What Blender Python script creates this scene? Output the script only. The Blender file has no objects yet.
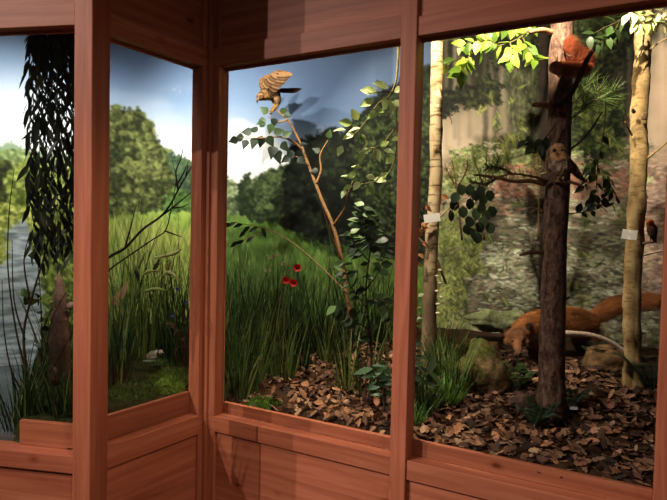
import bpy, bmesh, math, random
import numpy as np
from mathutils import Vector, Matrix, noise
random.seed(7); rng = np.random.default_rng(7)
sc = bpy.context.scene; C = sc.collection
V = Vector
# ------------------------------------------------------------------ camera
EYE = V((0, 0, 1.626)); F = 558.83; PITCH = math.radians(2.108); ROLL = math.radians(1.2515)
cp, sp, cr, sr = math.cos(PITCH), math.sin(PITCH), math.cos(ROLL), math.sin(ROLL)
FWD = V((0, cp, -sp)); UP0 = V((0, sp, cp)); R0 = V((1, 0, 0))
RIGHT = cr*R0 + sr*UP0; UP = -sr*R0 + cr*UP0
cam = bpy.data.objects.new('camera', bpy.data.cameras.new('camera')); C.objects.link(cam)
cam.data.sensor_width = 36; cam.data.lens = F*36/667; cam.data.clip_start = .05
M = Matrix((RIGHT, UP, -FWD)).transposed().to_4x4(); M.translation = EYE; cam.matrix_world = M
sc.camera = cam
def ray(px, py): px, py = float(px), float(py); return RIGHT*((px-333.5)/F) - UP*((py-250)/F) + FWD
def P(px, py, y):                      # point seen at pixel, at depth y in the room
    d = ray(px, py); return EYE + d*(y/d.y)
# ------------------------------------------------------------------ object helpers
def tag(o, label=None, cat=None, group=None, kind=None):
    if label: o['label'] = label
    if cat: o['category'] = cat
    if group: o['group'] = group
    if kind: o['kind'] = kind
    return o
def thing(name, label, cat, loc=(0,0,0), group=None):
    o = bpy.data.objects.new(name, None); C.objects.link(o); o.location = loc; o.empty_display_size = .05
    return tag(o, label, cat, group)
def root_of(o):
    while o.parent: o = o.parent
    return o
class MB:
    def __init__(s): s.v = []; s.f = []; s.c = []
    def add(s, vs, fs, col=(1,1,1)):
        n = len(s.v); s.v += [tuple(v) for v in vs]; s.f += [tuple(i+n for i in f) for f in fs]
        if isinstance(col, list): s.c += col
        else: s.c += [tuple(col)]*len(vs)
    def box(s, a, b, col=(1,1,1)):
        x0,y0,z0 = a; x1,y1,z1 = b
        s.add([(x0,y0,z0),(x1,y0,z0),(x1,y1,z0),(x0,y1,z0),(x0,y0,z1),(x1,y0,z1),(x1,y1,z1),(x0,y1,z1)],
              [(3,2,1,0),(4,5,6,7),(0,1,5,4),(1,2,6,5),(2,3,7,6),(3,0,4,7)], col)
    def tube(s, path, rad, n=8, col=(1,1,1), flat=1.0, up=None, jit=0):
        path = [V(p) for p in path]; k = len(path)
        if not isinstance(rad, (list, tuple)): rad = [rad]*k
        vs = []; cols = []; prev = None
        for i, p in enumerate(path):
            t = (path[min(i+1,k-1)]-path[max(i-1,0)]).normalized()
            if prev is None:
                u = V(up) if up else (V((0,0,1)) if abs(t.z) < .8 else V((0,1,0)))
            else: u = V(up) if up else prev
            b = t.cross(u); 
            if b.length < 1e-5: b = t.orthogonal()
            b.normalize(); u = b.cross(t).normalized(); prev = u
            for j in range(n):
                a = 2*math.pi*j/n; r = rad[i]*(1+random.uniform(-jit,jit))
                vs.append(p + b*(math.cos(a)*r) + u*(math.sin(a)*r*flat))
                if isinstance(col, list): cols.append(col[i])
        fs = []
        for i in range(k-1):
            for j in range(n):
                fs.append((i*n+j, i*n+(j+1)%n, (i+1)*n+(j+1)%n, (i+1)*n+j))
        fs.append(tuple(range(n-1,-1,-1))); fs.append(tuple(range((k-1)*n, k*n)))
        s.add(vs, fs, cols if cols else col)
    def ell(s, c, r, rot=None, col=(1,1,1), nu=14, nv=9):
        c = V(c); vs = []; rot = rot or Matrix.Identity(3)
        for i in range(nv+1):
            th = math.pi*i/nv
            for j in range(nu):
                ph = 2*math.pi*j/nu
                vs.append(c + rot @ V((r[0]*math.sin(th)*math.cos(ph), r[1]*math.sin(th)*math.sin(ph), r[2]*math.cos(th))))
        fs = [(i*nu+j, (i+1)*nu+j, (i+1)*nu+(j+1)%nu, i*nu+(j+1)%nu) for i in range(nv) for j in range(nu)]
        s.add(vs, fs, col)
    def leaf(s, p, d, nrm, L, W, col, curl=.15, fold=.2, shape=None):
        p = V(p); d = V(d).normalized(); n = V(nrm); n = n - d*n.dot(d)
        if n.length < 1e-4: n = d.orthogonal()
        n.normalize(); b = d.cross(n); vs = []; fs = []
        shape = shape or [(0,.04),(.18,.72),(.42,1),(.7,.66),(1,.02)]
        for t, w in shape:
            c = p + d*(t*L) - n*(curl*L*t*t); h = w*W*.5
            vs += [c - b*h + n*(fold*h), c, c + b*h + n*(fold*h)]
        for i in range(len(shape)-1):
            a = i*3; fs += [(a,a+1,a+4,a+3),(a+1,a+2,a+5,a+4)]
        s.add(vs, fs, col)
    def blade(s, p, d, L, W, col, bend=.4, seg=5, tipcol=None):
        p = V(p); d = V(d).normalized(); h = V((d.x, d.y, 0)); h = h.normalized() if h.length > 1e-4 else V((1,0,0))
        b = V((0,0,1)).cross(d); b = b.normalized() if b.length > 1e-4 else V((1,0,0))
        a0 = random.uniform(0, math.pi); b = (b*math.cos(a0) + d.cross(b)*math.sin(a0)).normalized()
        vs = []; cols = []; q = p.copy(); dd = d.copy(); tc = tipcol or col
        for i in range(seg+1):
            t = i/seg; w = W*.5*(1-t**1.6)+.0004
            vs += [q-b*w, q+b*w]; cc = tuple(col[k]*(1-t)+tc[k]*t for k in range(3)); cols += [cc, cc]
            dd = (dd + h*(bend*1.4*t/seg) - V((0,0,1))*(bend*1.2*t*t/seg)).normalized(); q = q + dd*(L/seg)
        s.add(vs, [(2*i,2*i+1,2*i+3,2*i+2) for i in range(seg)], cols)
    def build(s, name, mat, parent=None, smooth=True, bevel=0, kind=None, label=None):
        me = bpy.data.meshes.new(name)
        off = root_of(parent).location if (parent and not parent.get('_local')) else V((0,0,0))
        if parent and root_of(parent).get('_local'): off = V((0,0,0))
        me.from_pydata([(v[0]-off[0], v[1]-off[1], v[2]-off[2]) for v in s.v], [], s.f)
        ca = me.color_attributes.new('Col', 'FLOAT_COLOR', 'POINT')
        ca.data.foreach_set('color', np.concatenate([np.array(s.c, dtype=np.float32).reshape(-1,3), np.ones((len(s.c),1), np.float32)], 1).ravel())
        if bevel:
            bm = bmesh.new(); bm.from_mesh(me)
            bmesh.ops.bevel(bm, geom=bm.edges[:], offset=bevel, segments=2, affect='EDGES', profile=.6)
            bm.to_mesh(me); bm.free()
        if smooth: me.polygons.foreach_set('use_smooth', [True]*len(me.polygons))
        me.materials.append(mat); me.update()
        o = bpy.data.objects.new(name, me); C.objects.link(o)
        if parent: o.parent = parent
        if kind: o['kind'] = kind
        if label: o['label'] = label
        return o
def single(mb, name, mat, loc, label, cat, group=None, smooth=True, kind=None):
    # a one-mesh thing with its origin at loc
    loc = V(loc); mb.v = [(v[0]-loc.x, v[1]-loc.y, v[2]-loc.z) for v in mb.v]
    o = mb.build(name, mat, None, smooth); o.location = loc
    return tag(o, label, cat, group, kind)
def fuse(mb, name, mat, parent, colf, voxel=.004, smooth=4, bump=0):
    # one continuous body surface grown from overlapping lofts
    me = bpy.data.meshes.new('tmp'); me.from_pydata(mb.v, [], mb.f)
    bm = bmesh.new(); bm.from_mesh(me); bmesh.ops.recalc_face_normals(bm, faces=bm.faces[:]); bm.to_mesh(me); bm.free()
    o = bpy.data.objects.new('tmp', me); C.objects.link(o)
    m = o.modifiers.new('r', 'REMESH'); m.mode = 'VOXEL'; m.voxel_size = voxel; m.adaptivity = 0
    m2 = o.modifiers.new('s', 'SMOOTH'); m2.factor = .5; m2.iterations = smooth
    bpy.context.view_layer.update(); dg = bpy.context.evaluated_depsgraph_get()
    e = bpy.data.meshes.new_from_object(o.evaluated_get(dg)); bpy.data.objects.remove(o); bpy.data.meshes.remove(me)
    out = MB(); out.v = [tuple(v.co) for v in e.vertices]; out.f = [tuple(p.vertices) for p in e.polygons]
    nr = [v.normal.copy() for v in e.vertices]
    if bump: out.v = [tuple(V(v)+n*(bump*noise.noise(V(v)*70))) for v, n in zip(out.v, nr)]
    out.c = [tuple(colf(V(v), n)) for v, n in zip(out.v, nr)]
    bpy.data.meshes.remove(e)
    ob = out.build(name, mat, parent); return ob, out, nr
def s2l(c): c = c/255; return c/12.92 if c <= .04045 else ((c+.055)/1.055)**2.4
def rgb(r, g, b, k=1.0): return (s2l(r)*k, s2l(g)*k, s2l(b)*k)
def mixc(a, b, t): return tuple(a[i]*(1-t)+b[i]*t for i in range(3))
def vary(c, a=.2): k = 1+random.uniform(-a, a); return (c[0]*k*(1+random.uniform(-a,a)*.4), c[1]*k, c[2]*k*(1+random.uniform(-a,a)*.4))
# ------------------------------------------------------------------ materials
def newmat(name):
    m = bpy.data.materials.new(name); m.use_nodes = True; nt = m.node_tree; nt.nodes.clear()
    o = nt.nodes.new('ShaderNodeOutputMaterial'); b = nt.nodes.new('ShaderNodeBsdfPrincipled'); nt.links.new(b.outputs[0], o.inputs[0])
    return m, nt, b, o
def N(nt, t, **kw):
    n = nt.nodes.new('ShaderNode'+t)
    for k, v in kw.items():
        if k in n.inputs: n.inputs[k].default_value = v
        else: setattr(n, k, v)
    return n
def ramp(nt, fac, stops):
    r = nt.nodes.new('ShaderNodeValToRGB'); e = r.color_ramp.elements
    while len(e) < len(stops): e.new(.5)
    for i, (p, c) in enumerate(stops): e[i].position = p; e[i].color = (*c, 1)
    nt.links.new(fac, r.inputs[0]); return r.outputs[0]
def mult(nt, a, b, fac=1.0, mode='MULTIPLY'):
    m = N(nt, 'MixRGB', blend_type=mode); m.inputs[0].default_value = fac
    for i, x in ((1, a), (2, b)):
        if isinstance(x, tuple): m.inputs[i].default_value = (*x, 1)
        else: nt.links.new(x, m.inputs[i])
    return m.outputs[0]
def mapping(nt, scale, coord='Object', rnd=False):
    tc = N(nt, 'TexCoord'); mp = N(nt, 'Mapping'); mp.inputs['Scale'].default_value = scale
    nt.links.new(tc.outputs[coord], mp.inputs['Vector'])
    if rnd:
        oi = N(nt, 'ObjectInfo'); mu = N(nt, 'Math', operation='MULTIPLY'); mu.inputs[1].default_value = 37
        nt.links.new(oi.outputs['Random'], mu.inputs[0]); cb = N(nt, 'CombineXYZ')
        for i in range(3): nt.links.new(mu.outputs[0], cb.inputs[i])
        nt.links.new(cb.outputs[0], mp.inputs['Location'])
    return mp.outputs[0]
def bump(nt, b, h, strength=.3, dist=.004):
    bp = N(nt, 'Bump'); bp.inputs['Strength'].default_value = strength; bp.inputs['Distance'].default_value = dist
    nt.links.new(h, bp.inputs['Height']); nt.links.new(bp.outputs[0], b.inputs['Normal'])
def wood(name, axis, tint=1.0):
    m, nt, b, o = newmat(name)
    sl = [34, 34, 34]; sl[axis] = 1.6
    v = mapping(nt, tuple(sl), rnd=True)
    n1 = N(nt, 'TexNoise', Scale=1.0, Detail=5.0, Roughness=.6, Distortion=.6); nt.links.new(v, n1.inputs['Vector'])
    col = ramp(nt, n1.outputs[0], [(.25, rgb(142,78,55,tint)), (.5, rgb(169,99,71,tint)), (.75, rgb(189,120,90,tint))])
    sl2 = [5, 5, 5]; sl2[axis] = .7
    n2 = N(nt, 'TexNoise', Scale=1.0, Detail=2.0); nt.links.new(mapping(nt, tuple(sl2), rnd=True), n2.inputs['Vector'])
    col = mult(nt, col, ramp(nt, n2.outputs[0], [(.3, (.72,.66,.62)), (.7, (1.1,1.1,1.1))]), .8)
    sl3 = [7, .02, 7]; sl3[axis] = 4.2
    vo = N(nt, 'TexVoronoi', Scale=1.0, Randomness=1.0); nt.links.new(mapping(nt, tuple(sl3), rnd=True), vo.inputs['Vector'])
    kd = ramp(nt, vo.outputs['Distance'], [(.0, (.25,.13,.1)), (.05, (.3,.18,.13)), (.075, (.72,.62,.57)), (.16, (1,1,1))])
    sel = N(nt, 'SeparateColor'); nt.links.new(vo.outputs['Color'], sel.inputs[0]); sg = N(nt, 'Math', operation='GREATER_THAN'); sg.inputs[1].default_value = .45; nt.links.new(sel.outputs[0], sg.inputs[0])
    kx = N(nt, 'MixRGB'); nt.links.new(sg.outputs[0], kx.inputs[0]); kx.inputs[1].default_value = (1,1,1,1); nt.links.new(kd, kx.inputs[2]); kn = kx.outputs[0]
    col = mult(nt, col, kn, .85)
    nt.links.new(col, b.inputs['Base Color']); b.inputs['Roughness'].default_value = .5
    b.inputs['Specular IOR Level'].default_value = .3
    bump(nt, b, n1.outputs[0], .15, .002); return m
WH = wood('stained_pine_along', 0); WV = wood('stained_pine_upright', 2)
def attr_mat(name, rough=.6, spec=.25, trans=0, nscale=None, namt=.35, bumpv=0, objrand=0):
    m, nt, b, o = newmat(name)
    a = N(nt, 'VertexColor', layer_name='Col'); col = a.outputs[0]
    if nscale:
        n = N(nt, 'TexNoise', Scale=nscale, Detail=4.0, Roughness=.65); nt.links.new(mapping(nt, (1,1,1)), n.inputs['Vector'])
        lo = 1-namt; hi = 1+namt
        col = mult(nt, col, ramp(nt, n.outputs[0], [(.3, (lo,lo,lo)), (.7, (hi,hi,hi))]))
        if bumpv: bump(nt, b, n.outputs[0], bumpv, .006)
    if objrand:
        oi = N(nt, 'ObjectInfo'); col = mult(nt, col, ramp(nt, oi.outputs['Random'], [(0,(.38,.33,.32)),(.35,(.85,.75,.7)),(.7,(1.25,1.1,1)),(1,(2.0,1.7,1.45))]))
    nt.links.new(col, b.inputs['Base Color']); b.inputs['Roughness'].default_value = rough; b.inputs['Specular IOR Level'].default_value = spec
    if trans:
        t = N(nt, 'BsdfTranslucent'); nt.links.new(col, t.inputs['Color']); mx = N(nt, 'MixShader'); mx.inputs[0].default_value = trans
        nt.links.new(b.outputs[0], mx.inputs[1]); nt.links.new(t.outputs[0], mx.inputs[2]); nt.links.new(mx.outputs[0], o.inputs[0])
    return m
LEAF = attr_mat('green_leaf', .45, .35, .3)
GRASS = attr_mat('grass_blade', .55, .25, .25)
DRY = attr_mat('dry_leaf', .75, .15, .12, 60, .3)
DRYI = attr_mat('dry_leaf_loose', .75, .15, .12, 60, .3, objrand=1)
TWIG = attr_mat('twig_bark', .85, .1, 0, 90, .4, .5)
FUR = attr_mat('fur', .9, .05, 0, 120, .3, .3)
PLUME = attr_mat('plumage', .8, .1, 0, 140, .4, .3)
ROCK = attr_mat('mossy_rock', .9, .1, 0, 45, .5, .9)
SOIL = attr_mat('soil', .95, .05, 0, 40, .5, .9)
MOSS = attr_mat('moss', .9, .05, 0, 90, .5, 1.0)
PETAL = attr_mat('petal', .5, .2, .3)
PLAIN = attr_mat('plain', .5, .3)
MURAL = attr_mat('printed_mural', .6, .08, 0, 400, .06)
def bark(name, kind):
    m, nt, b, o = newmat(name)
    if kind == 'birch':
        n0 = N(nt, 'TexNoise', Scale=1.0, Detail=4.0); nt.links.new(mapping(nt, (9,9,60)), n0.inputs['Vector'])
        n1 = N(nt, 'TexNoise', Scale=1.0, Detail=3.0); nt.links.new(mapping(nt, (14,14,11)), n1.inputs['Vector'])
        n3 = N(nt, 'TexNoise', Scale=1.0, Detail=2.0); nt.links.new(mapping(nt, (8,8,4)), n3.inputs['Vector'])
        col = ramp(nt, n3.outputs[0], [(.35, rgb(168,140,100)), (.6, rgb(206,186,150))])
        col = mult(nt, col, ramp(nt, n0.outputs[0], [(.36, (.35,.3,.25)), (.46, (1,1,1))]))
        col = mult(nt, col, ramp(nt, n1.outputs[0], [(.30, (.12,.1,.08)), (.38, (.75,.65,.55)), (.46, (1,1,1))]))
        tc = N(nt, 'TexCoord'); sx = N(nt, 'SeparateXYZ'); nt.links.new(tc.outputs['Object'], sx.inputs[0]); nb = N(nt, 'TexNoise', Scale=1.0, Detail=3.0); nt.links.new(mapping(nt, (10,10,6)), nb.inputs['Vector'])
        ad = N(nt, 'Math', operation='MULTIPLY_ADD'); nt.links.new(nb.outputs[0], ad.inputs[0]); ad.inputs[1].default_value = .9; nt.links.new(sx.outputs[2], ad.inputs[2])
        mr = N(nt, 'MapRange'); mr.inputs[1].default_value = .95; mr.inputs[2].default_value = 1.3; nt.links.new(ad.outputs[0], mr.inputs[0])
        rough = ramp(nt, n3.outputs[0], [(.35, rgb(92,74,58)), (.6, rgb(128,106,82))]); rough = mult(nt, rough, ramp(nt, n1.outputs[0], [(.32,(.35,.3,.28)),(.45,(1,1,1))]))
        mx_ = N(nt, 'MixRGB'); nt.links.new(mr.outputs[0], mx_.inputs[0]); nt.links.new(rough, mx_.inputs[1]); nt.links.new(col, mx_.inputs[2]); col = mx_.outputs[0]
        h = n1.outputs[0]; st = .4
    elif kind == 'pine':
        nz = N(nt, 'TexNoise', Scale=1.0, Detail=5.0, Roughness=.65, Distortion=.8); nt.links.new(mapping(nt, (42,42,17)), nz.inputs['Vector'])
        n2 = N(nt, 'TexNoise', Scale=1.0, Detail=3.0); nt.links.new(mapping(nt, (90,90,70)), n2.inputs['Vector'])
        col = ramp(nt, nz.outputs[0], [(.3, rgb(40,30,27)), (.44, rgb(84,64,54)), (.56, rgb(112,90,76)), (.72, rgb(136,112,94))])
        col = mult(nt, col, ramp(nt, n2.outputs[0], [(.3,(.65,.6,.6)),(.7,(1.2,1.15,1.15))]))
        h = nz.outputs[0]; st = .9
    else:
        n0 = N(nt, 'TexNoise', Scale=1.0, Detail=5.0); nt.links.new(mapping(nt, (16,16,9)), n0.inputs['Vector'])
        n1 = N(nt, 'TexNoise', Scale=1.0, Detail=3.0); nt.links.new(mapping(nt, (30,30,80)), n1.inputs['Vector'])
        col = ramp(nt, n0.outputs[0], [(.3, rgb(112,92,62)), (.5, rgb(160,134,92)), (.7, rgb(186,164,122))])
        col = mult(nt, col, ramp(nt, n1.outputs[0], [(.33,(.6,.55,.5)),(.48,(1,1,1))]))
        h = n0.outputs[0]; st = .4
    nt.links.new(col, b.inputs['Base Color']); b.inputs['Roughness'].default_value = .85; b.inputs['Specular IOR Level'].default_value = .1
    bump(nt, b, h, st, .01); return m
BIRCH, PINE, BEECH = bark('birch_bark', 'birch'), bark('pine_bark', 'pine'), bark('beech_bark', 'beech')
def glass_mat():
    m, nt, b, o = newmat('window_glass'); nt.nodes.remove(b)
    t = N(nt, 'BsdfTransparent'); t.inputs[0].default_value = (.97,.98,.97,1); g = N(nt, 'BsdfGlossy'); g.inputs['Roughness'].default_value = .0
    fr = N(nt, 'Fresnel', IOR=1.35); mx = N(nt, 'MixShader')
    ge = N(nt, 'NewGeometry'); iv = N(nt, 'Math', operation='SUBTRACT'); iv.inputs[0].default_value = 1; nt.links.new(ge.outputs['Backfacing'], iv.inputs[1]); ml = N(nt, 'Math', operation='MULTIPLY'); nt.links.new(fr.outputs[0], ml.inputs[0]); nt.links.new(iv.outputs[0], ml.inputs[1])
    nt.links.new(ml.outputs[0], mx.inputs[0]); nt.links.new(t.outputs[0], mx.inputs[1]); nt.links.new(g.outputs[0], mx.inputs[2]); nt.links.new(mx.outputs[0], o.inputs[0])
    return m
GLASS = glass_mat()
def flat_mat(name, c, rough=.7, spec=.2, ns=8, amt=.2):
    m, nt, b, o = newmat(name); n = N(nt, 'TexNoise', Scale=ns, Detail=3.0); nt.links.new(mapping(nt, (1,1,1)), n.inputs['Vector'])
    nt.links.new(mult(nt, c, ramp(nt, n.outputs[0], [(.3,(1-amt,)*3),(.7,(1+amt,)*3)])), b.inputs['Base Color'])
    b.inputs['Roughness'].default_value = rough; b.inputs['Specular IOR Level'].default_value = spec; return m
WATER = flat_mat('pond_water', rgb(70,78,80), .12, .8, 5, .3)
FLOORM = flat_mat('room_floor', rgb(70,60,55), .6); DARKM = flat_mat('dark_paint', rgb(40,38,36), .9)
# ------------------------------------------------------------------ wall frames
TOP, SILL, HIGH = 2.374, .724, 3.2
W = {0: (V((-1.88, 2.2849)), math.radians(-9.733)), 1: (V((-.94, 2.173)), math.radians(56.04)), 2: (V((-.598, 2.66)), math.radians(-28.56))}
def wf(k): o, a = W[k]; return o, V((math.cos(a), math.sin(a))), V((-math.sin(a), math.cos(a)))
def upx(k, px, py=240):                # distance along wall k of the point seen at a pixel column
    o, u, n = wf(k); d = ray(px, py); t = (o.x*n.x+o.y*n.y)/(d.x*n.x+d.y*n.y)
    return (V((d.x*t, d.y*t))-o).dot(u)
def wroot(name, k, **kw):
    o = bpy.data.objects.new(name, None); C.objects.link(o); o['kind'] = 'structure'; o['_local'] = 1
    p, a = W[k]; o.location = (p.x, p.y, 0); o.rotation_euler = (0,0,a); return o
def board(name, root, mat, u0, u1, v0, v1, z0, z1, bev=.003):
    mb = MB(); mb.box((u0,v0,z0),(u1,v1,z1)); return mb.build(name, mat, root, smooth=False, bevel=bev)
RV = .055                               # reveal depth
def bay(k, wall, win, u0, u1, su0, su1, boardh, rail=.074, srail=.078, bu0=None):
    # u0..u1 opening, su0..su1 the bay's whole width between posts
    board('header_rail', wall, WH, su0, su1, 0, .07, TOP, TOP+rail)
    board('header_panel', wall, WH, su0, su1, .012, .05, TOP+rail-.002, HIGH, .001)
    board('sill_rail', wall, WH, su0, su1, 0, .09, SILL-srail, SILL)
    board('lower_panel', wall, WH, su0, su1, .014, .05, .19, SILL-srail+.002, .001)
    board('base_rail', wall, WH, su0, su1, 0, .07, 0, .19)
    if u0-su0 > .004:
        board('stile', wall, WV, su0, u0, -.001, .07, SILL, TOP)
        board('stile', wall, WV, su0, u0, -.001, .07, .19, SILL-srail); board('stile', wall, WV, su0, u0, -.001, .07, TOP+rail, HIGH)
    if su1-u1 > .004:
        board('stile', wall, WV, u1, su1, -.001, .07, SILL, TOP)
        board('stile', wall, WV, u1, su1, -.001, .07, .19, SILL-srail); board('stile', wall, WV, u1, su1, -.001, .07, TOP+rail, HIGH)
    g = MB(); g.box((u0-.0,RV,SILL),(u1,RV+.006,TOP)); g.build('glass_pane', GLASS, win, smooth=False)
    board('glazing_bead', win, WH, u0, u1, RV-.012, RV, TOP-.012, TOP, .002)
    board('earth_board', win, WH, u0 if bu0 is None else bu0, u1, RV+.008, RV+.03, SILL, SILL+boardh)
wl, wm, wr = wroot('wall_left', 0), wroot('wall_center', 1), wroot('wall_right', 2)
w1, w2, w3, w4 = wroot('window_1', 0), wroot('window_2', 1), wroot('window_3', 2), wroot('window_4', 2)
uR0 = upx(0, 74); uL0 = upx(0, -105)
bay(0, wl, w1, uL0, uR0, uL0-.1, uR0, .1, rail=.085, srail=.068, bu0=upx(0, 8))
uA1, uB1, uE1 = upx(1, 107.5), upx(1, 200.5), upx(1, 208)
bay(1, wm, w2, uA1, uB1, uA1, uE1, .105, rail=.09, srail=.09)
uA2, uP, uQ, uE2 = upx(2, 217), upx(2, 396), upx(2, 412), upx(2, 664.5)
bay(2, wr, w3, uA2, uP, 0, uP, .052, rail=.09, srail=.075)
bay(2, wr, w4, uQ, uE2, uQ, uE2+.12, .062, rail=.074, srail=.078)
# the plain panelled wall goes on past the last windows
board('end_panel', wr, WH, uE2+.12, uE2+1.3, .0, .07, 0, HIGH); board('end_panel', wl, WH, uL0-1.1, uL0-.1, 0, .07, 0, HIGH)
# posts
t1 = wroot('trim_1', 0); board('post', t1, WV, uR0, upx(0, 92), -.004, .115, 0, HIGH, .004)
t2 = wroot('trim_2', 2); board('post', t2, WV, uP, uQ, -.008, .08, 0, HIGH, .004)
t3 = wroot('trim_3', 2); board('corner_bead', t3, WV, -.012, .012, -.012, .06, 0, HIGH, .004)
# ------------------------------------------------------------------ backdrop curve
CP = [V(p) for p in [(-3.6,1.7),(-3.0,2.6),(-2.2,3.4),(-1.2,3.85),(0,4.02),(1.05,3.95),(1.95,3.5),(2.55,2.7),(2.8,1.7)]]
def catmull(pts, n=24):
    out = []
    for i in range(1, len(pts)-2):
        a, b, c, d = pts[i-1:i+3]
        for k in range(n):
            t = k/n; out.append(.5*((2*b)+(c-a)*t+(2*a-5*b+4*c-d)*t*t+(3*b-a-3*c+d)*t**3))
    out.append(pts[-2].copy()); return out
CU = np.array([tuple(p) for p in catmull(CP)]); CS = np.concatenate([[0], np.cumsum(np.hypot(*np.diff(CU, axis=0).T))])
def back_y(x): return float(np.interp(x, CU[:,0], CU[:,1]))
def mp(px, py):                        # measure a photo pixel on the mural: (s, z) in metres
    d = ray(px, py); lo, hi = .5, 6
    for _ in range(40):
        t = (lo+hi)/2
        if d.y*t < back_y(d.x*t): lo = t
        else: hi = t
    return float(np.interp(d.x*t, CU[:,0], CS)), EYE.z + d.z*t
DS = .006; S0 = mp(-70, 240)[0]; S1 = mp(740, 240)[0]; Z0, Z1 = .55, 3.12
NW, NH = int((S1-S0)/DS), int((Z1-Z0)/DS)
def cc(px, py): s, z = mp(px, py); return (s-S0)/DS, (Z1-z)/DS
PXS = np.linspace(-70, 740, 163); SPX = np.array([mp(p, 240)[0] for p in PXS])
COLPX = np.interp(S0+(np.arange(NW)+.5)*DS, SPX, PXS)          # photo column of each mural column
exec_paint = None
def upres(a, h, w):
    yy = np.linspace(0, a.shape[0]-1.001, h); xx = np.linspace(0, a.shape[1]-1.001, w); y0 = yy.astype(int); x0 = xx.astype(int)
    fy = (yy-y0)[:,None]; fx = (xx-x0)[None]; fy = fy*fy*(3-2*fy); fx = fx*fx*(3-2*fx)
    return (a[y0][:,x0]*(1-fy)*(1-fx)+a[y0+1][:,x0]*fy*(1-fx)+a[y0][:,x0+1]*(1-fy)*fx+a[y0+1][:,x0+1]*fy*fx)
def fbm(cell, octs=4, ax=1.0):
    out = np.zeros((NH, NW)); amp = 1; tot = 0
    for o in range(octs):
        c = max(cell/2**o, 1.5); out += amp*upres(rng.random((int(NH/c)+3, int(NW/(c*ax))+3)), NH, NW); tot += amp; amp *= .55
    return out/tot
img = np.zeros((NH, NW, 3)); YY, XX = np.mgrid[0:NH, 0:NW].astype(float)
WX, WY = (fbm(16,3)-.5)*2+(rng.random((NH,NW))-.5)*1.1+(fbm(5,2)-.5)*1.6, (fbm(16,3)-.5)*2+(rng.random((NH,NW))-.5)*1.1+(fbm(5,2)-.5)*1.6
def poly(pts, rag=3.0):
    q = [cc(*p) for p in pts]; X = XX+WX*rag; Y = YY+WY*rag; ins = np.zeros((NH, NW), bool)
    for (x0,y0),(x1,y1) in zip(q, q[1:]+q[:1]):
        if y0 == y1: continue
        ins ^= ((Y < y0) != (Y < y1)) & (X < (x1-x0)*(Y-y0)/(y1-y0)+x0)
    return ins
def soft(m, r):
    a = m.astype(float)
    for _ in range(2):
        for ax in (0, 1):
            c = np.cumsum(np.pad(a, [(r+1,r) if i == ax else (0,0) for i in (0,1)], mode='edge'), axis=ax); n = 2*r+1
            a = (c[n:]-c[:-n])/n if ax == 0 else (c[:,n:]-c[:,:-n])/n
    return a
def soft_f(a, r):
    for ax in (0, 1):
        c = np.cumsum(np.pad(a, [(r+1,r) if i == ax else (0,0) for i in (0,1)], mode='edge'), axis=ax); n = 2*r+1
        a = (c[n:]-c[:-n])/n if ax == 0 else (c[:,n:]-c[:,:-n])/n
    return a
def fill(m, col, a=1.0):
    m = m.astype(float)[...,None]*a if m.ndim == 2 else m
    img[:] = img*(1-m) + (np.array(col, float) if not isinstance(col, np.ndarray) else col)*m
def dabs(m, n, cols, rx, ry, ang=(0,3.14), alpha=.8, jit=.18):
    ys, xs = np.nonzero(m)
    if len(ys) == 0: return
    pick = rng.integers(0, len(ys), n); cols = np.array(cols, float)
    for i in pick:
        r1 = rng.uniform(*rx); r2 = rng.uniform(*ry); a = rng.uniform(*ang); cx, cy = xs[i], ys[i]; R = int(max(r1, r2)+1.5)
        x0, x1, y0, y1 = max(cx-R,0), min(cx+R+1,NW), max(cy-R,0), min(cy+R+1,NH)
        gx = np.arange(x0,x1)-cx; gy = (np.arange(y0,y1)-cy)[:,None]; ca, sa = math.cos(a), math.sin(a)
        d = ((gx*ca+gy*sa)/r1)**2+((gy*ca-gx*sa)/r2)**2
        w = (np.clip(1.5-d, 0, 1)*alpha)[...,None]
        c = cols[rng.integers(len(cols))]*(1+rng.uniform(-jit, jit))
        img[y0:y1,x0:x1] = img[y0:y1,x0:x1]*(1-w)+c*w
def tree(pts, dark, mid, light, n, r=(1.2,3), rag=5, up=.5):
    m = poly(pts, rag); nz = .5+(fbm(22, 3)-.5)*.6+(fbm(6,2)-.5)*.6; ys = np.nonzero(m.any(1))[0]
    if len(ys) == 0: return
    h = np.clip((ys[-1]-YY)/max(ys[-1]-ys[0],1), 0, 1); t = np.clip((nz-.5)*2.4+.35+up*(h-.5), 0, 1)[...,None]
    fill(m, np.array(dark)*(1-t)+np.array(mid)*t)
    hi = m & ((nz-.5)*2.4+.35+up*(h-.5) > .5); lo = m & ~hi
    dabs(lo, n//2, [dark, np.array(dark)*.7, mid], r, r, alpha=.55); dabs(hi, n, [mid, light, light, dark], r, r, alpha=.55)
    e = m & ~poly(pts, rag*2.2); dabs(e, n//6, [mid, dark], r, r)
def grassy(m, n, cols, ln=(4,10), lean=.5, alpha=.7): dabs(m, n, cols, (.7,1.1), ln, (-lean, lean), alpha)
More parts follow.
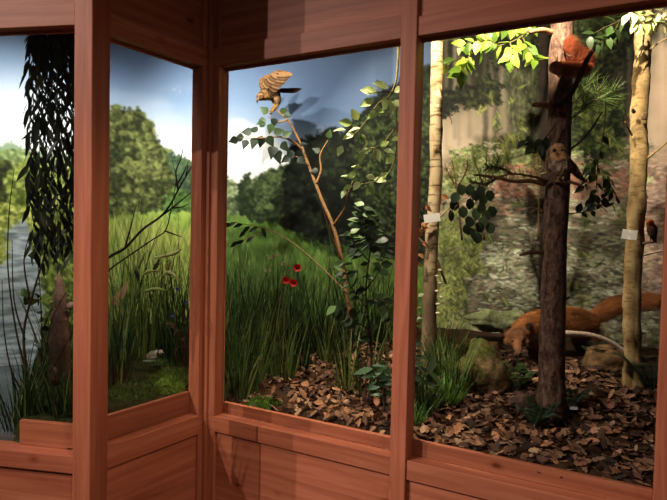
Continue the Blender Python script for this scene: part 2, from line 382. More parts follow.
#MURALPAINT
# ---- sky
PXg = np.repeat(COLPX[None], NH, 0); PYg = YY*DS; PYg = 228 - (Z1-PYg-EYE.z)*F/np.array([back_y(float(np.interp(S0+(i+.5)*DS, CS, CU[:,0]))) for i in range(NW)])[None] + (PXg-333)*.0218
def grad(stops):
    ys = [s[0] for s in stops]; return np.stack([np.interp(PYg, ys, [s[1][k] for s in stops]) for k in range(3)], -1)
skyL = grad([(10,(120,146,184)),(60,(150,176,208)),(100,(222,232,244)),(140,(250,252,252))])
skyM = grad([(20,(84,104,138)),(60,(98,122,160)),(100,(134,162,200)),(135,(196,212,232)),(165,(246,248,250))])
skyR = grad([(30,(66,80,104)),(70,(78,96,126)),(120,(92,116,152)),(170,(190,205,225))])  # sky tones across the windows mix print colour with painted-in lighting differences
def sm(a, b, x): t = np.clip((x-a)/(b-a), 0, 1); return t*t*(3-2*t)
k1 = sm(60, 105, PXg)[...,None]; k2 = sm(225, 330, PXg)[...,None]
img[:] = skyL*(1-k1)+skyM*k1*(1-k2)+skyR*k2
nz = fbm(30, 4)
cl = soft(poly([(205,140),(222,128),(232,126),(240,121),(252,123),(262,130),(272,134),(280,146),(289,158),(292,170),(285,215),(205,215)], 6), 2)
fill(cl, np.array([250,250,250])-(nz[...,None]-.35)*np.array([60,50,40]))
wisps = np.clip((fbm(60,4,3.0)-.52)*4,0,1)*sm(70,110,PYg)*(PXg<215); fill(wisps, (250,250,252), .5)
# ---- far hills and meadow
fill(poly([(-70,142),(0,143),(12,140),(26,150),(60,152),(108,170),(108,230),(-70,230)], 3), (150,172,140))
tree([(-70,152),(2,150),(18,148),(34,158),(70,160),(70,215),(-70,215)], (96,116,70), (140,160,96), (190,204,140), 900)
tree([(150,140),(164,148),(176,153),(188,160),(202,166),(226,178),(226,215),(150,215)], (52,72,52), (74,96,66), (100,120,80), 900, (1,2))
mead = grad([(208,(124,150,76)),(222,(94,124,56)),(250,(80,108,48)),(300,(58,82,34)),(380,(34,50,22))]); mead = mead*(1+.3*(1-sm(190,230,PXg))[...,None]*np.array([1.2,.9,.6]))
g = soft(poly([(-70,212),(60,212),(108,210),(222,211),(330,214),(436,224),(440,520),(-70,520)], 1.5), 1)
fill(g, mead*(0.8+.4*fbm(26,4)[...,None]))
mm = poly([(100,214),(440,218),(440,420),(100,420)], 1)
grassy(mm, 7000, [(112,138,66),(88,120,50),(70,100,42),(132,150,84),(58,86,36)], (2,7), .5, .4)
fill(poly([(284,212),(440,206),(440,262),(330,252),(296,236)], 5), (26,40,20), .75)
grassy(poly([(284,212),(440,206),(440,262),(330,252),(296,236)], 5), 1500, [(40,62,26),(24,38,18),(60,84,36)], (2,6))
fill(soft(poly([(222,221),(240,219),(300,219),(330,222),(330,228),(222,226)], 1),1), (120,160,66), .45)
# ---- trees of the meadow
tree([(96,112),(108,114),(118,109),(130,113),(140,110),(147,118),(150,132),(160,144),(166,158),(171,172),(172,190),(166,206),(140,213),(96,214)], (40,46,26), (84,92,46), (132,138,78), 4200, (1,2.6), 6, .8)
tree([(166,194),(176,190),(188,191),(197,198),(200,210),(166,212)], (50,74,34), (84,116,54), (116,148,76), 500, (1,2))
tree([(205,178),(214,176),(224,178),(232,182),(240,186),(246,196),(246,214),(205,214)], (70,84,56), (128,142,100), (170,180,138), 900, (1,2.2), 4, .6)
tree([(238,190),(241,178),(245,174),(249,182),(252,214),(238,214)], (28,38,24), (44,58,34), (64,78,46), 250, (1,2))
tree([(248,190),(256,178),(264,172),(276,168),(290,164),(296,220),(262,222),(246,214)], (34,46,28), (62,78,44), (100,116,70), 1300, (1,2.4), 5, .6)
tree([(282,226),(284,180),(290,158),(296,144),(312,136),(330,128),(344,132),(356,118),(372,100),(388,88),(412,74),(440,62),(452,62),(452,270),(380,250),(320,240)], (10,14,11), (22,28,20), (38,48,30), 3500, (1.2,3), 6, .3)
dabs(poly([(352,128),(385,100),(438,90),(438,235),(380,235),(352,190)], 8), 2200, [(30,40,22),(52,66,34),(16,20,14),(70,82,46)], (1,2.6),(1,2.6))
# ---- river scene behind the left window
fill(poly([(-70,205),(30,205),(84,205),(100,212),(100,470),(-70,470)], 3), (96,112,54))
tree([(-70,165),(0,160),(10,163),(16,175),(14,200),(-70,215)], (36,42,22), (66,72,36), (110,116,60), 700)
tree([(6,175),(16,165),(28,160),(44,166),(56,170),(72,168),(104,175),(104,240),(30,236),(8,228)], (74,86,34), (150,164,74), (206,212,120), 1800, (1,2.6), 4, .8)
dabs(poly([(-70,205),(30,205),(40,222),(26,240),(-70,246)], 3), 1200, [(190,196,90),(216,214,120),(120,136,56),(86,96,40)], (1,3),(1,2))
riv = soft(poly([(-70,246),(4,236),(16,222),(22,219),(27,224),(33,240),(40,262),(46,300),(40,350),(34,470),(-70,470)], 4), 1)
wn = fbm(26, 4, 5.0)[...,None]; fill(riv, np.array([172,180,186])*(.66+.66*wn))
dabs((riv>.8), 700, [(190,198,200),(96,108,112),(80,92,84)], (4,10),(.7,1.4),(-.06,.06),.5)
dabs(poly([(-70,235),(3,232),(10,240),(5,262),(-70,300)], 4), 700, [(180,182,74),(130,140,56),(90,100,44)], (1,3),(1,2))
dabs(poly([(30,236),(50,228),(104,230),(104,360),(44,352),(48,300),(40,262)], 5), 2600, [(120,132,56),(170,178,84),(74,86,36),(46,56,26),(60,70,34)], (1,3),(1,2.5))
# ---- reeds painted in front of the meadow in the side window
grassy(poly([(96,216),(150,222),(206,232),(206,330),(96,330)], 3), 2600, [(158,162,80),(130,142,60),(174,176,100),(98,114,48)], (5,14), .35, .5)
# ---- forest
FS = soft(poly([(436,-60),(437,120),(434,200),(430,300),(428,520),(760,520),(760,-60)], 3), 1)
fog = grad([(20,(70,68,58)),(90,(120,110,94)),(150,(168,152,132)),(190,(150,136,118)),(240,(128,122,104)),(330,(96,92,82))])
fill(FS, fog*(.86+.28*fbm(40,4)[...,None]))
up_ = grad([(0,(18,20,15)),(60,(26,28,20)),(110,(52,50,40)),(160,(90,84,70))])
dk = soft(poly([(437,-60),(437,92),(452,112),(470,96),(490,84),(505,70),(515,120),(520,150),(560,160),(600,150),(640,130),(648,90),(652,40),(655,-60)], 8), 5)
fill(dk*FS, up_*(.75+.5*fbm(20,4)[...,None]))
for i in range(70):                                            # distant trunks
    x = random.choice([random.uniform(484,560), random.uniform(560,640), random.uniform(440,760)]); w = random.uniform(.6,2.2); t = random.uniform(-60,40); bt = random.uniform(130,185)
    c = random.choice([(62,58,48),(44,42,34),(98,92,80),(122,112,96),(30,30,24)]) if x < 640 else random.choice([(130,116,104),(160,144,128),(100,90,80)])
    if x < 484: c = mixc(c, (140,128,110), .7)
    fill(soft(poly([(x-w,t),(x+w,t),(x+w*1.2,bt),(x-w*1.2,bt)], .8),1)*FS, c, random.uniform(.4,.85))
tree([(480,-60),(640,-60),(640,30),(622,60),(600,84),(575,70),(560,100),(540,90),(528,110),(510,66),(490,64)], (14,17,11), (34,42,22), (66,78,40), 2600, (1,2.8), 9, .2)
dabs(soft(poly([(500,70),(545,70),(560,110),(545,160),(515,150)], 8),3)>.4, 1100, [(40,48,28),(66,76,46),(26,30,20),(84,90,60),(110,112,84)], (.8,1.6),(1.5,5),(-.3,.3),.5)
for x_ in (506,513,519,526,533): fill(soft(poly([(x_-.8,60),(x_+.8,60),(x_+1,150),(x_-1,150)],1),1), random.choice([(120,118,98),(92,90,72),(60,58,46)]), .6)
tree([(437,84),(452,90),(470,86),(488,74),(500,86),(498,102),(480,106),(470,110),(462,100),(448,116),(437,118)], (22,24,18),(34,38,26),(60,66,40), 500, (1,2.5), 6)  # dark patch: blurry cast shadows painted in together with dark green plants
tree([(565,86),(600,92),(622,100),(622,150),(600,160),(572,150)], (20,26,16), (58,74,34), (112,128,60), 1100, (1,2.8), 8, .2)
for pts in ([(500,164),(516,150),(540,150),(556,160),(556,186),(510,184)], [(452,150),(474,144),(488,156),(486,182),(452,186)], [(437,184),(470,176),(490,184),(486,202),(437,210)]):
    dabs(poly(pts, 6), 420, [(134,150,92),(98,116,62),(164,176,120),(74,84,50)], (1,3),(.8,1.8),(-.5,.5),.75)
dabs(poly([(492,140),(508,136),(512,180),(492,184)],3), 260, [(86,96,46),(130,134,70),(56,64,32)], (.8,1.2),(3,6),(-.6,.6))
dabs(poly([(534,146),(546,146),(548,180),(534,182)],3), 180, [(110,94,50),(86,96,46),(56,60,32)], (.8,1.2),(3,6),(-.6,.6))
gr = soft(poly([(437,200),(480,186),(520,178),(560,182),(600,160),(640,150),(680,140),(760,130),(760,520),(428,520)], 5), 3)
fill(gr*FS, np.array([108,106,90])*(.45+1.1*fbm(13,4,2.2)[...,None]))
gm = gr > .6
lum = fbm(16,3,2.0)
dabs(gm & (lum>.5), 6000, [(150,154,132),(176,178,158),(128,138,108),(134,110,98),(108,118,84),(196,196,180)], (1.2,4.5),(.7,1.2),(-.35,.25),.85)
dabs(gm & (lum<=.5), 5000, [(70,68,58),(46,44,38),(92,84,74),(110,88,78),(84,92,68)], (1.2,4.5),(.7,1.3),(-.35,.25),.85)
dabs(gm & (PYg<215), 900, [(168,128,110),(150,104,92),(190,156,140)], (1.5,4),(.7,1.3),(-.2,.2),.6)
dabs(gm & (PYg>235) & (PXg>480), 1600, [(150,160,130),(176,184,158),(52,52,46)], (1.5,4),(.7,1.2),(-.3,.3),.7)
gl = poly([(437,196),(462,190),(474,215),(478,262),(470,300),(470,340),(428,340)], 7)
glm = np.clip((soft(gl,14)-.5+(fbm(18,4)-.5)*2.2)*3+.5, 0, 1); fill(glm*FS, (96,104,56), .6); grassy((glm>.5) & (FS>.5), 1500, [(132,142,72),(156,162,92),(84,96,46),(54,64,32),(40,46,28)], (2,6), 1.2, .55)
fr = soft(poly([(652,40),(670,40),(760,40),(760,165),(700,160),(650,170)], 5), 4); fill(fr, np.array([190,166,146])*(.9+.2*fbm(30,3)[...,None]), .75)
for i in range(9):
    x = random.uniform(655,740); fill(soft(poly([(x-1,30),(x+1,30),(x+1.2,165),(x-1.2,165)],.8),1), (140,120,106), .5)
fill(soft(poly([(640,165),(760,150),(760,300),(640,300)],5),4), np.array([168,138,126])*(.75+.5*fbm(8,3,2.5)[...,None]), .6)
dabs(poly([(640,165),(760,150),(760,300),(640,300)],5), 1200, [(196,166,152),(120,90,84),(84,70,66),(170,150,140)], (1.5,4.5),(.7,1.3),(-.5,.2),.6)
dabs(soft(poly([(500,162),(560,160),(625,168),(640,196),(560,200),(490,196)],5),3)>.5, 900, [(150,96,84),(120,78,68),(170,120,100),(88,60,52)], (1.2,4),(.7,1.2),(-.3,.3),.6)
for i in range(46):
    x = random.uniform(440,650); y = random.uniform(120,300); c = random.choice([(36,32,26),(60,52,44),(140,128,108),(96,84,70)]); L = random.uniform(8,26); a = random.gauss(0,.5)
    for k in range(int(L)):
        i_, j_ = cc(x+math.sin(a)*k*.7+.6*math.sin(k*.5), y-math.cos(a)*k*.7); i_, j_ = int(i_), int(j_)
        if 1 < i_ < NW-2 and 1 < j_ < NH-2: img[j_-1:j_+1, i_] = img[j_-1:j_+1, i_]*.35+np.array(c)*.65
for i in range(26):
    x = random.uniform(445,645); y = random.uniform(140,215); dabs(poly([(x-7,y-1.5),(x+7,y-2.5),(x+9,y+1),(x-8,y+2.5)],3), 30, random.choice([[(150,164,112),(186,196,150),(110,128,76)],[(90,106,60),(60,74,42)],[(196,190,168),(160,150,130)]]), (1,2.5),(.6,1.1),(-.4,.4),.75)
# a dark painted conifer trunk behind the real one
fill(soft(poly([(538,-60),(549,-60),(549,300),(538,300)], 1.2),1), np.array([46,36,32])*(.7+.6*fbm(10,3)[...,None]), .92)
for _c in range(3): img[...,_c] = (.4+.4*FS)*img[...,_c]+(.6-.4*FS)*soft_f(img[...,_c], 1)
img = np.clip(img, 0, 255)
lin = img/255; lin = np.where(lin <= .04045, lin/12.92, ((lin+.055)/1.055)**2.4)
def mural_mesh(name, i0, i1, label):
    s = S0+(np.arange(i0, i1)+.5)*DS; x = np.interp(s, CS, CU[:,0]); y = np.interp(s, CS, CU[:,1]); n = i1-i0
    z = Z1-(np.arange(NH)+.5)*DS
    vx = np.empty((NH, n, 3)); vx[...,0] = x; vx[...,1] = y; vx[...,2] = z[:,None]
    idx = np.arange(NH*n).reshape(NH, n)
    quads = np.stack([idx[:-1,:-1], idx[1:,:-1], idx[1:,1:], idx[:-1,1:]], -1).reshape(-1, 4)
    # back sheet so the board has thickness
    bx = np.stack([x, y+.012], -1); nb = NH*n
    back = np.concatenate([np.concatenate([bx, np.full((n,1), z[0])], 1), np.concatenate([bx, np.full((n,1), z[-1])], 1)])
    b0 = nb+np.arange(n); b1 = b0+n
    q2 = [np.stack([b0[:-1], b0[1:], b1[1:], b1[:-1]], -1), np.stack([idx[0,:-1], idx[0,1:], b0[1:], b0[:-1]], -1), np.stack([idx[-1,1:], idx[-1,:-1], b1[:-1], b1[1:]], -1),
          np.array([[idx[0,0], b0[0], b1[0], idx[-1,0]]]), np.array([[idx[0,-1], idx[-1,-1], b1[-1], b0[-1]]])]
    allv = np.concatenate([vx.reshape(-1,3), back]); org = V((float(x.mean()), float(y.mean()), Z0)); allv = allv-np.array(org)
    q = np.concatenate([quads]+q2)
    me = bpy.data.meshes.new(name); me.vertices.add(len(allv)); me.vertices.foreach_set('co', allv.ravel())
    me.loops.add(q.size); me.loops.foreach_set('vertex_index', q.ravel()); me.polygons.add(len(q)); me.polygons.foreach_set('loop_start', np.arange(0, q.size, 4)); me.polygons.foreach_set('loop_total', np.full(len(q), 4))
    me.update(calc_edges=True); me.validate()
    colr = np.ones((len(allv), 4), np.float32); colr[:NH*n,:3] = lin[:,i0:i1].reshape(-1,3); colr[NH*n:,:3] = .3
    me.color_attributes.new('Col', 'FLOAT_COLOR', 'POINT').data.foreach_set('color', colr.ravel())
    me.polygons.foreach_set('use_smooth', [True]*len(me.polygons)); me.materials.append(MURAL)
    o = bpy.data.objects.new(name, me); C.objects.link(o); o.location = org
    return tag(o, label, 'mural')
isp = int(np.searchsorted(COLPX, 437))
mural_mesh('landscape_mural', 0, isp+1, 'printed backdrop of river, meadow, trees, white cloud and blue sky behind the grasses')
mural_mesh('forest_mural', isp, NW, 'printed backdrop of misty conifer forest with leaf-strewn floor behind the fox')
# ------------------------------------------------------------------ room and case shell
mb = MB(); mb.box((-5,-3,-.05),(5,5,0)); tag(mb.build('floor', FLOORM, None, False), kind='structure')
mb = MB(); fr_ = [(-3.6,2.58),(-1.88,2.2849),(-.94,2.15),(-.598,2.66),(1.2,1.68),(3.0,.7)]; bk_ = [(float(a), float(b)+.05) for a, b in CU[::-8]]; pl_ = fr_+bk_; k_ = len(pl_)
mb.add([(a,b,HIGH) for a,b in pl_]+[(a,b,HIGH+.05) for a,b in pl_], [tuple(range(k_-1,-1,-1)), tuple(range(k_,2*k_))]+[(i,(i+1)%k_,k_+(i+1)%k_,k_+i) for i in range(k_)]); tag(mb.build('ceiling', DARKM, None, False), kind='structure')
mb = MB(); n = len(CU); vs = []
for z in (0, HIGH):
    for off in (.03, .09): vs += [(x, y+off, z) for x, y in CU]
fs = []
for i in range(n-1):
    fs += [(i, i+1, 2*n+i+1, 2*n+i), (n+i+1, n+i, 3*n+i, 3*n+i+1), (2*n+i, 2*n+i+1, 3*n+i+1, 3*n+i), (i+1, i, n+i, n+i+1)]
mb.add(vs, fs); tag(mb.build('wall_back', DARKM), kind='structure')
# ------------------------------------------------------------------ ground
def inside(x, y):
    d2 = (x+.598)*.478+(y-2.66)*.878; d1 = (x+.602)*-.829+(y-2.675)*.5587; d0 = (x+.992)*.169+(y-2.134)*.9856
    return max(d2, min(d0, d1))
def sst(a, b, x): t = min(max((x-a)/(b-a), 0), 1); return t*t*(3-2*t)
def pond(x, y): return sst(0, .1, -1.23-.44*(y-2.2)-x)
def ground(x, y):
    d = inside(x, y); base = .782+.03*sst(-.5,-.75,x)
    z = base + .15*sst(.15, 1.35, d) + .018*noise.noise(V((x*3, y*3, 1)))*sst(.03,.2,d) + .008*noise.noise(V((x*11, y*11, 4)))
    z -= .08*(1-sst(.085,.12,d))
    return z*(1-pond(x,y)) + .66*pond(x,y)
mb = MB(); st = .03; xs = np.arange(-3, 2.7, st); ys = np.arange(1.6, 4.1, st); idm = {}
for i, x in enumerate(xs):
    for j, y in enumerate(ys):
        if inside(x, y) > .055 and y < back_y(x)+.02:
            idm[i,j] = len(mb.v); mb.v.append((x, y, ground(x,y)))
            t = noise.noise(V((x*4,y*4,9))); mb.c.append(mixc(rgb(34,24,18), rgb(66,46,32), .5+.5*t) if x > -.62 else mixc(rgb(26,28,16), rgb(52,56,28), .5+.5*t))
for (i,j) in idm:
    q = [(i,j),(i+1,j),(i+1,j+1),(i,j+1)]
    if all(k in idm for k in q): mb.f.append(tuple(idm[k] for k in q))
tag(mb.build('ground', SOIL), kind='structure')
mb = MB(); pw_ = [(-2.3,2.46),(-1.12,2.26),(-1.2,2.6),(-1.55,3.4),(-1.75,3.52),(-2.1,3.38),(-2.5,2.98)]
mb.add([(a,b,.64) for a,b in pw_]+[(a,b,.742) for a,b in pw_], [tuple(range(6,-1,-1)), tuple(range(7,14))]+[(i,(i+1)%7,7+(i+1)%7,7+i) for i in range(7)]); single(mb, 'pond_water', WATER, (-2,2.9,.64), 'still grey pond water at the left behind the reeds', 'water', smooth=False, kind='stuff')
def at(px, y, dz=0):                   # ground point below a photo column at depth y
    p = P(px, 320, y); 
    return V((p.x, y, ground(p.x, y)+dz))
TOCAM = V((0,-1,.15))
def rnd(a=1): return V((random.uniform(-a,a), random.uniform(-a,a), random.uniform(-a,a)))
# ------------------------------------------------------------------ plant helpers
def PP(pts, y=None): return [P(p[0], p[1], p[2] if len(p) > 2 else y) for p in pts]
def smooth_path(pts, k=5):
    pts = [V(p) for p in pts]
    if len(pts) < 3: return [pts[0].lerp(pts[-1], i/k) for i in range(k+1)]
    e = [pts[0]*2-pts[1]]+pts+[pts[-1]*2-pts[-2]]; out = []
    for i in range(1, len(e)-2):
        a, b, c, d = e[i-1:i+3]
        for j in range(k):
            t = j/k; out.append(.5*((2*b)+(c-a)*t+(2*a-5*b+4*c-d)*t*t+(3*b-a-3*c+d)*t**3))
    out.append(pts[-1]); return out
def taper(n, a, b): return [a+(b-a)*i/(n-1) for i in range(n)]
BROWN = rgb(84,64,46)
def stem(mb, pts, r0, r1, col=BROWN, n=6, k=5):
    s = smooth_path(pts, k); mb.tube(s, taper(len(s), r0, r1), n, col); return s
def along(s, t):
    f = t*(len(s)-1); i = min(int(f), len(s)-2); return s[i].lerp(s[i+1], f-i), (s[i+1]-s[i]).normalized()
def leaves_on(mb, s, n, L, W, cols, t0=.1, t1=1.0, droop=.3, out=1.0, shape=None, face=.7, curl=.15):
    for i in range(n):
        p, t = along(s, t0+(t1-t0)*i/max(n-1,1)); side = t.cross(V((0,-1,0)))
        side = side.normalized() if side.length > .05 else V((1,0,0))
        d = t*.6 + side*((1 if i % 2 else -1)*out) + rnd(.35) - V((0,0,droop))
        nr = TOCAM*face + V((0,0,.6)) + rnd(.6); k = random.uniform(.7, 1.15)
        mb.leaf(p, d, nr, L*k, W*k, vary(random.choice(cols), .2), curl*random.uniform(.2,1.6), random.uniform(.05,.35), shape)
BIRCHLEAF = [(0,.03),(.12,.75),(.3,1),(.55,.7),(.8,.28),(1,.02)]
LANCE = [(0,.1),(.2,.7),(.45,1),(.75,.6),(1,.03)]
def branch_thing(name, label, cat, stems, leafspec, y, r=(.006,.002), col=BROWN, barkname='stem', group=None, mat=None):
    # stems: list of pixel paths; leafspec: dict for leaves along each stem
    base = P(*stems[0][0][:2], stems[0][0][2] if len(stems[0][0]) > 2 else y)
    t = thing(name, label, cat, base, group); mb = MB(); lf = MB()
    for i, st in enumerate(stems):
        k = 1 if i == 0 else .6; s = stem(mb, PP(st, y), r[0]*k, r[1]*k, col)
        if leafspec and leafspec.get('n') and (i in leafspec.get('on', range(99))): leaves_on(lf, s, **{k_: v for k_, v in leafspec.items() if k_ != 'on'})
    mb.build(barkname, mat or TWIG, t)
    if lf.v: lf.build('foliage', LEAF, t)
    return t
def clump(px, y, n, h, spread, cols, label, W=.007, lean=.35, bend=.5, name='grass_clump', cat='grass', group=None, tip=None, pos=None):
    p0 = pos or at(px, y); mb = MB()
    for i in range(n):
        a = random.uniform(0, 6.283); r = spread*math.sqrt(random.random()); q = p0+V((math.cos(a)*r, math.sin(a)*r*.6, 0)); q.z = ground(q.x, q.y)-.01
        d = V((math.cos(a)*lean*random.random()+random.gauss(0,.1), math.sin(a)*lean*random.random()-.03, 1))
        k0, f0 = len(mb.v), len(mb.f)
        br = random.random() < .1
        mb.blade(q, d, h*random.uniform(.45,1.12), W*random.uniform(.6,1.3)*(1.5 if br else 1), vary(mixc(random.choice(cols), rgb(150,160,92), .6) if br else random.choice(cols), .3), bend*random.uniform(.2,1.3), 6, tip)
        if any(inside(v[0], v[1]) < .075 or v[1] > back_y(v[0])-.01 for v in mb.v[k0:]): del mb.v[k0:], mb.c[k0:], mb.f[f0:]
    return single(mb, name, GRASS, p0, label, cat, group)
G1 = [rgb(58,82,42), rgb(78,106,54), rgb(44,64,34), rgb(104,126,70)]
G2 = [rgb(40,58,32), rgb(54,76,40), rgb(34,48,28)]
GY = [rgb(150,160,80), rgb(122,140,62), rgb(96,118,52)]
# ------------------------------------------------------------------ left window
strands = []
t = thing('willow_branch', 'dark green willow branch hanging down in long leafy strands beside the corner post', 'branch', P(55,30,2.42))
mb = MB(); lf = MB(); WG = [rgb(40,50,36), rgb(30,40,30), rgb(54,66,46), rgb(26,34,26)]
stem(mb, [P(66,-60,2.45), P(60,0,2.45), P(52,34,2.42), P(38,44,2.42)], .006, .002)
for i, (x0, x1, y1, yy) in enumerate([(30,30,205,2.4),(34,33,255,2.45),(39,40,240,2.38),(43,44,262,2.47),(48,46,230,2.4),(53,50,255,2.5),(57,58,235,2.38),(62,60,262,2.46),(67,66,240,2.4),(72,71,255,2.5),(76,75,230,2.42),(80,80,220,2.46)]):
    s = stem(mb, PP([(55+(x0-55)*.5,22,yy),(x0,46+random.uniform(-6,14),yy),((x0+x1)/2,140,yy),(x1,y1,yy)]), .003, .001, rgb(70,74,46))
    leaves_on(lf, s, 50, .09, .021, WG, .1, 1, .75, .55, LANCE, .6, .25)
mb.build('stem', TWIG, t); lf.build('foliage', LEAF, t)
DK = rgb(48,36,30)
branch_thing('bare_shrub', 'thin dark leafless shrub with upright stems rising in front of the pond', 'shrub',
    [[(30,416),(26,370),(24,330),(34,290),(46,250),(56,205)],[(28,400),(12,372),(4,330),(2,280)],[(26,372),(16,330),(8,270),(9,215),(14,170)],[(25,340),(14,300),(12,240)],[(34,410),(44,360),(52,320),(66,292)],[(30,300),(24,262),(30,232)],[(30,405),(50,372),(74,330)]], None, 2.4, (.008,.0025), DK)
branch_thing('sapling', 'small sapling with bright heart-shaped leaves over the pond edge, left window', 'plant',
    [[(40,400),(42,340),(40,290),(36,240)],[(42,330),(58,300),(66,322)],[(41,300),(26,296)]], dict(n=10, L=.05, W=.042, cols=[rgb(110,132,52),rgb(80,100,44),rgb(48,66,32)], shape=BIRCHLEAF), 2.75, (.005,.002))
REEDL = ['dark green reed clump at the left end of the earth board', 'dark reed clump beside the pinkish stone, second from the left end of the board', 'dark green reeds touching the corner post above the left earth board', 'sparse reeds leaning over the pond in the left window', 'tall dark reeds behind the pinkish stone in the left window']
for (px, y, n, h), lb in zip([(24,2.36,70,.34),(44,2.36,30,.24),(68,2.33,60,.36),(20,2.6,26,.34),(58,2.84,45,.5)], REEDL):
    clump(px, y, n, h, .07, G2+[rgb(70,92,52)], lb, .006, .3, .5)
# stump and stone
def rock(name, label, cat, c, r, cols, seed, amp=.25, mossc=None, mat=ROCK, sub=4, sharp=1.0):
    bm = bmesh.new(); bmesh.ops.create_icosphere(bm, subdivisions=sub, radius=1); mb = MB(); o = V((seed*7.3, seed*3.1, seed))
    for v in bm.verts:
        p = v.co; n = noise.noise(p*1.2+o)*amp*1.6+noise.noise(p*2.7+o)*amp*.7+noise.noise(p*7+o)*amp*.22
        cell = noise.voronoi(p*1.3+o)[0]; n += (cell[1]-cell[0])*amp*.5*sharp
        q = p*(1+n); mb.v.append((c[0]+q.x*r[0], c[1]+q.y*r[1], c[2]+q.z*r[2]))
        col = mixc(cols[0], cols[1], min(max(.5+noise.noise(p*3+o)*1.3,0),1))
        if mossc:
            t = sst(-.1,.5, p.z*.6 - p.x*.5 + noise.noise(p*3.3+o)*.9); col = mixc(col, mossc, t)
        mb.c.append(col)
    mb.f = [tuple(v.index for v in f.verts) for f in bm.faces]; bm.free()
    return single(mb, name, mat, c, label, cat)
p = P(60, 300, 2.75); p.z = 0; zb = ground(p.x, p.y)
t = thing('tree_stump', 'pale reddish-brown pointed stump half hidden by the corner post', 'stump', (p.x, p.y, zb))
mb = MB(); s = smooth_path([V((p.x,p.y,zb-.03)), P(60,340,2.75), P(60,308,2.75), P(60,285,2.76), P(58,270,2.77)]); mb.tube(s, [max(.004, .052*(1-(i/(len(s)-1))**1.6)*(1+.05*math.sin(i*1.7))) for i in range(len(s))], 14, [mixc(rgb(112,84,74), rgb(164,128,108), i/(len(s)-1)) for i in range(len(s))], jit=.12)
mb.build('trunk', TWIG, t); mb = MB(); mb.ell(P(71,306,2.7), (.022,.022,.02), None, rgb(150,120,104)); mb.build('knot', TWIG, t)
c = P(53,381,2.7); rock('stone', 'upright rounded pinkish stone among dark reeds in the left window', 'stone', c, (.028,.026,.07), [rgb(124,90,80), rgb(96,70,62)], 3, .12)
mb = MB()
# ------------------------------------------------------------------ side window
branch_thing('bare_branch', 'forked leafless dark branch reaching up to the right across the side window', 'branch',
    [[(84,300),(104,262),(125,248),(142,230),(160,217),(170,205),(178,190),(186,176),(193,163),(197,148)],[(160,217),(172,208),(182,200),(192,192),(206,186)],[(90,290),(108,271),(130,255),(152,240),(165,231),(170,215),(173,200),(176,178),(172,160)],
     [(178,190),(176,172),(181,158),(183,148)],[(176,186),(184,172),(189,160)],[(165,231),(176,235),(182,237)],[(125,248),(132,222),(136,205)],[(186,176),(188,165)],[(172,208),(182,207),(190,203)]], None, 2.82, (.0085,.0022), rgb(44,34,30))
for (px, y, n, h, sp, cs), lb in zip([(112,3.1,60,.85,.12,GY+G1),(128,3.25,75,.8,.12,G1+GY),(146,3.2,70,.75,.12,G1+GY),(163,3.3,75,.78,.12,G1+GY),(180,3.2,75,.72,.12,G1),(196,3.3,80,.7,.12,G1),(114,2.75,90,.45,.08,G2),(188,3.0,70,.42,.08,G2)],
    ['tall yellowish reed clump against the corner post in the side window', 'tall green reeds behind the two dark grass ears in the side window', 'tall reeds in the middle of the side window behind the wading bird', 'tall reeds behind the arching pale grass ears', 'tall dark reeds behind the brown driftwood in the side window', 'tall green reeds at the right edge of the side window', 'low dark grass tuft at the left end of the sloping earth board', 'low dark grass beside the foot of the driftwood']):
    clump(px, y, n, h, sp, cs, lb, .007, .22, .35)
ears = [([(138,268),(141,260),(145,252)], GY[0], 'pale upright grass ear leaning right, leftmost of the pale ears in the side window'), ([(155,258),(168,255),(175,253),(181,249)], rgb(186,184,120), 'pale grass ear pointing right and up, topmost in the side window'),
        ([(163,276),(167,272),(174,275),(181,282)], rgb(190,188,120), 'thick pale grass ear curling over to the right'), ([(143,275),(149,271),(159,271)], rgb(160,164,92), 'pale horizontal grass ear bending left'),
        ([(153,271),(156,266),(159,260)], rgb(52,48,34), 'dark brown grass ear standing in the middle of the side window'), ([(135,270),(137,274),(138,279)], rgb(50,46,34), 'dark brown grass ear at the left of the side window'),
        ([(167,271),(168,266),(169,261)], rgb(160,160,90), 'short pale upright grass ear beside the curled one'), ([(145,291),(154,289),(165,290)], rgb(140,150,80), 'low horizontal pale grass ear under the curled one')]
for pts, col, lb in ears:
    e = PP(pts, 3.02); b = e[0]; q = V((b.x+random.uniform(-.04,.04), 3.05, ground(b.x, 3.05)-.01)); t = thing('foxtail_grass', lb, 'grass', q, 'foxtail grasses in the side window')
    mb = MB(); s = smooth_path([q, q.lerp(b,.6)+V((.01,0,.02)), b], 4); mb.tube(s, .0016, 5, rgb(110,126,60)); mb.build('stalk', GRASS, t)
    mb = MB(); s = smooth_path(e, 5); mb.tube(s, [.004+.006*math.sin(math.pi*min(i/(len(s)-1)*.9+.08,1)) for i in range(len(s))], 7, col, jit=.25)
    for i in range(150):
        pt, tt = along(s, random.random()); d = (tt*.7+rnd(.8)); mb.blade(pt, d, .016, .0012, vary(col,.2), 0, 1)
    mb.build('ear', GRASS, t)
